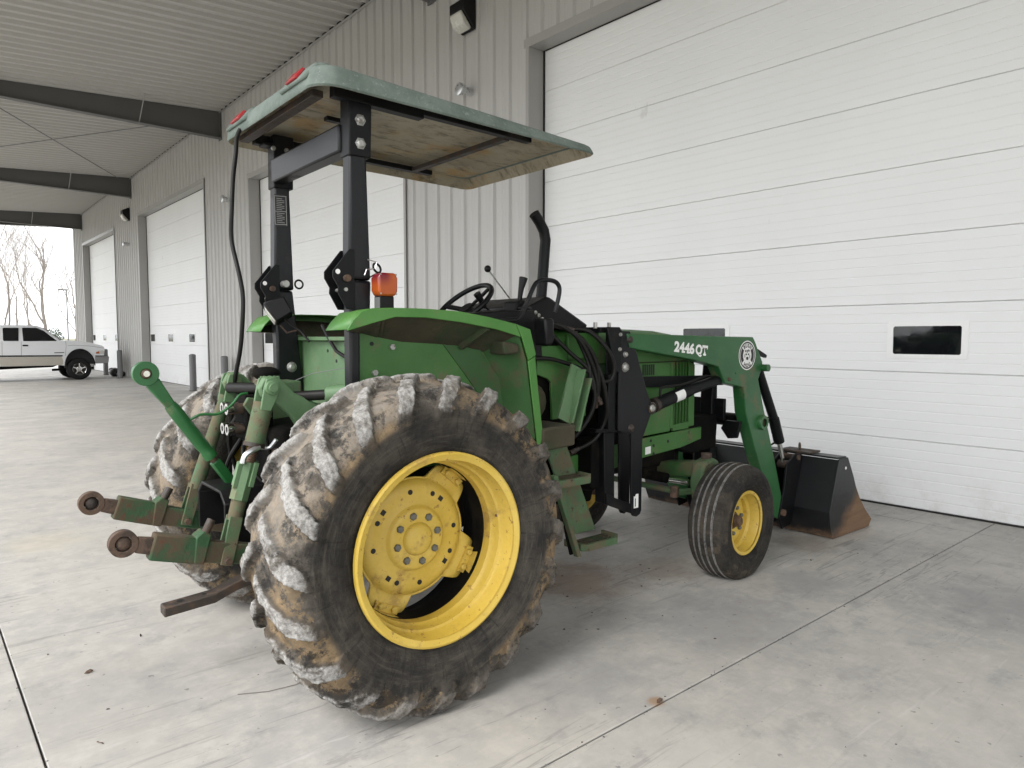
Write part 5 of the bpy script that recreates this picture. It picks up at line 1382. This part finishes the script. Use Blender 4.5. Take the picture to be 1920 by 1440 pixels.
# extended cab rear part and bed behind it (leaves the frame)
MB().prism(tp([(1.75,1.37),(1.86,1.86),(2.0,1.905),(2.50,1.905),(2.50,1.37)]), 'y', -HW+.14, HW-.14).build('cab_rear', 'truck_white', TK, bevel=.03)
MB().prism(tp([(-.55,.62),(-.55,1.38),(2.44,1.37),(2.44,.53),(1.35,.55),(1.30,.8),(1.1,1.0),(.75,1.0),(.55,.8),(.50,.60)]), 'y', -HW, HW).build('bed', 'truck_white', TK, bevel=.03)
for s in (-1, 1):
    y0, y1 = (-HW-.004, -HW+.01) if s < 0 else (HW-.01, HW+.004)
    MB().prism(tp([(2.47,.845),(4.24,.835),(4.29,.70),(4.285,.57),(4.22,.535),(2.47,.535)]), 'y', y0, y1).build('lower_panel', 'truck_tan', TK, bevel=.004)
    MB().prism(tp([(2.47,.905),(4.275,.885),(4.275,.842),(2.47,.855)]), 'y', y0-.008*(s<0), y1+.008*(s>0)).build('rub_strip', 'black_plastic', TK)
    MB().prism(tp([(3.115,1.245),(3.15,1.262),(3.26,1.258),(3.29,1.24),(3.275,1.205),(3.15,1.205),(3.12,1.215)]), 'y', y0-.012*(s<0), y1+.012*(s>0)).build('door_handle', 'black_plastic', TK, bevel=.006)
    MB().prism(tp([(4.03,.985),(4.325,.99),(4.325,.965),(4.03,.96)]), 'y', y0-.004*(s<0), y1+.004*(s>0)).build('door_badge', 'black_plastic', TK)
    for x in (2.535,3.07):
        MB().prism(tp([(x,.86),(x+.012,.86),(x+.025,1.372),(x+.013,1.372)]), 'y', y0+.002*(s<0), y1-.002*(s>0)).build('door_seam', 'truck_grey', TK)
    MB().prism(tp([(4.35,.86),(4.36,.86),(4.40,1.20),(4.385,1.38),(4.375,1.38),(4.388,1.20)]), 'y', y0+.002*(s<0), y1-.002*(s>0)).build('door_seam', 'truck_grey', TK)
    MB().prism(tp([(4.44,1.22),(4.60,1.24),(5.10,1.21),(5.555,1.13),(5.555,1.118),(5.10,1.197),(4.60,1.227),(4.44,1.208)]), 'y', y0+.002*(s<0), y1-.002*(s>0)).build('hood_seam', 'truck_grey', TK)
    # arch flare
    fl_ = [(4.80+.475*math.cos(R(a_)), .50+.605*math.sin(R(a_))) for a_ in range(0, 185, 8)]; fi_ = [(4.80+.44*math.cos(R(a_)), .50+.565*math.sin(R(a_))) for a_ in range(184, -1, -8)]
    MB().prism(tp(fl_+fi_), 'y', y0-.02*(s<0), y1+.02*(s>0)).build('arch_flare', 'black_plastic', TK)
    MB().prism(tp([(5.30,.985),(5.42,1.03),(5.53,1.04),(5.575,1.0),(5.565,.915),(5.30,.915)]), 'y', y0-.003*(s<0), y1+.003*(s>0)).build('headlight', 'lamp_glass', TK, bevel=.01)
    MB().prism(tp([(5.31,.975),(5.40,1.01),(5.42,.925),(5.31,.925)]), 'y', y0-.006*(s<0), y1+.006*(s>0)).build('corner_lamp', 'amber_lens', TK)
    for wx in (4.775, .93):
        w = empty('wheel', (wx-4.78, s*(HW-.13), .385), 0 if s < 0 else PI, TK)
        MB().lathe([(.20,-.11),(.25,-.125),(.33,-.128),(.37,-.105),(.385,-.06),(.385,.06),(.37,.11),(.3,.13)], 'y', n=40).build('tyre', 'rubber', w)
        MB().lathe([(.205,-.11),(.213,-.118),(.205,-.10),(.195,-.06),(.19,.02)], 'y', n=40).build('rim', 'chrome', w)
        MB().lathe([(0,-.085),(.05,-.085),(.06,-.07),(.09,-.065)], 'y', n=24).build('hub_cap', 'chrome', w)
        MB().lathe([(0,.02),(.19,.02)], 'y', n=24).build('brake_drum', 'tail_dirt', w)
        for k in range(5):
            t = R(72*k+18); MB().hexa((.07*math.cos(t),-.068,.07*math.sin(t)),(.20*math.cos(t),-.078,.20*math.sin(t)),.03,.085,.03,.055,up=(0,1,0)).build('spoke', 'chrome', w)
MB().prism(tp([(5.27,.82),(5.70,.83),(5.72,.78),(5.70,.60),(5.66,.57),(5.27,.565)]), 'y', -HW-.02, HW+.02).build('front_bumper', 'truck_grey', TK, bevel=.02)
MB().prism(tp([(5.28,.86),(5.66,.85),(5.70,.832),(5.28,.824)]), 'y', -HW-.015, HW+.015).build('bumper_pad', 'black_plastic', TK, bevel=.006)
MB().box(5.575-4.78, 5.61-4.78, -.5, .5, .88, 1.12).build('grille', 'black_plastic', TK, bevel=.01)
MB().prism(tp([(1.5,.55),(4.2,.55),(4.0,.46),(3.2,.44),(2.0,.40),(1.5,.45)]), 'y', -.7, .7).build('underbody', 'grime_shade_black', TK)
MB().box(4.3-4.78, 5.3-4.78, -.80, .80, .55, 1.05).build('arch_liner', 'seal_black', TK)
MB().hexa((4.0-4.78,-.55,.36),(5.3-4.78,-.55,.40),.08,.08).build('frame_rail', 'grime_shade_black', TK)
MB().cyl((4.775-4.78,-.7,.39),(4.775-4.78,.7,.39),.06,12).build('axle', 'grime_shade_black', TK)
for s in (-1, 1):
    m = MB().prism(tp([(4.06,1.42),(4.08,1.60),(4.12,1.62),(4.20,1.60),(4.22,1.42)]), 'y', s*(HW+.02), s*(HW+.20)); m.build('mirror', 'black_plastic', TK, bevel=.02) if s > 0 else None
MB().tube([(4.10-4.78,-.55,1.47),(3.95-4.78,-.15,1.58)], .012, 6).build('wiper', 'black_plastic', TK)

# ================================================================== TREES AND FAR THINGS
def bare_tree(name, x, y, h, seed, label, spread=.5, trunk=.16, fork=.35, lean=0., nb=3, depth=5, zb=-.22):
    r = random.Random(seed)
    root = empty(name, (x, y, zb)); tag(root, label, 'tree', 'bare trees beyond the open end')
    T, B = MB(), MB()
    def branch(p, d, length, rad, lev):
        n = 4 if lev < 2 else 3
        pts = [p]; rs = [rad]; q = p.copy(); dd = d.copy()
        for i in range(n):
            dd = (dd + Vector((r.uniform(-1,1), r.uniform(-1,1), r.uniform(-.5,.9)))*(.16+.04*lev)).normalized()
            q = q + dd*(length/n); pts.append(q.copy()); rs.append(rad*(1-.45*(i+1)/n))
        (T if lev == 0 else B).tube(pts, rs, 7 if lev == 0 else (5 if lev < 3 else 3), caps=False)
        if lev >= depth: return
        k = nb+1 if lev != 1 else nb+2
        for i in range(k):
            t = r.uniform(.35, 1.0) if i else 1.0
            j = min(n, max(1, int(round(t*n)))); base = pts[j]
            ang = r.uniform(.25, .75)*(1.2 if lev == 0 else 1)*spread*2
            az = r.uniform(0, 2*PI)
            u = dd.orthogonal().normalized(); v = dd.cross(u)
            nd = (dd*math.cos(ang) + (u*math.cos(az)+v*math.sin(az))*math.sin(ang)); nd.z += .12; nd.normalize()
            branch(base, nd, length*r.uniform(.55,.82), rs[j]*(.92 if i == 0 else r.uniform(.45,.68)), lev+1)
    branch(Vector((0,0,0)), Vector((lean,0,1)).normalized(), h*fork, trunk*.78, 0)
    T.build('trunk', 'bark', root); B.build('crown', 'twig', root)
TD = [('bare_tree',10.45,80,13.5,11,'tall bare tree with forked trunk behind the truck cab',.52,.24,.42,0.,3,5),
      ('bare_tree',7.95,80,13.5,5,'slender bare tree left of the forked tree',.36,.13,.42,.0,3,5),
      ('bare_tree',7.15,78,14.5,19,'thin bare tree at the left picture edge',.36,.14,.45,0.05,3,5),
      ('bare_tree',11.2,100,15.2,23,'pale bare tree standing farther back in the middle',.42,.14,.42,0.,3,5),
      ('bare_tree',12.75,79,11.0,31,'crooked bare tree next to the warehouse corner',.5,.18,.40,.12,3,5),
      ('bare_tree',9.1,104,18.0,37,'distant thin bare tree behind the slender one',.4,.15,.42,0.,3,5),
      ('bare_tree',13.4,112,15,43,'faint distant bare tree right of the forked tree',.42,.14,.4,0.,3,5),
      ('bare_tree',6.4,76,17,47,'bare tree mostly cut off by the left picture edge',.42,.16,.4,.08,3,5)]
for a in TD: bare_tree(*a)
def leafy(name, x, y, z, rx, rz, seed, label, n=900):
    r = random.Random(seed); root = empty(name, (x, y, z)); tag(root, label, 'shrub', 'evergreens beyond the open end')
    m = MB()
    for i in range(n):
        u = Vector((r.gauss(0,1), r.gauss(0,1), r.gauss(0,1))).normalized()*(r.random()**.4)
        p = Vector((u.x*rx, u.y*rx, rz+u.z*rz)); s = r.uniform(.06,.14)
        a = Vector((r.uniform(-1,1), r.uniform(-1,1), r.uniform(-1,1))).normalized(); b = a.orthogonal().normalized()
        m.add([p-a*s, p+b*s*.6, p+a*s, p-b*s*.6], [(0,1,2,3)])
    m.build('crown', 'evergreen', root, smooth=0)
    MB().tube([(0,0,0),(0,0,rz)], [.12,.05], 6).build('trunk', 'bark', root)
leafy('evergreen_tree', 11.4, 83, -.2, 1.0, 1.35, 3, 'round dark evergreen low behind the truck windscreen')
leafy('evergreen_bush', 7.0, 82, -.2, 1.6, 1.25, 8, 'dark evergreen brush behind the truck roof at left', 900)
leafy('evergreen_bush', 9.2, 95, -.2, 1.8, 1.2, 12, 'low evergreen brush seen over the truck roof', 700)
lp = empty('light_pole', (12.15, 79.5, -.2)); tag(lp, 'thin light pole near the warehouse corner', 'light pole')
MB().cyl((0,0,0),(0,0,6.2),.07,8,.05).build('pole', 'post_grey', lp); MB().box(-.7,.1,-.12,.12,6.15,6.28).build('lamp_head', 'post_grey', lp, bevel=.02)
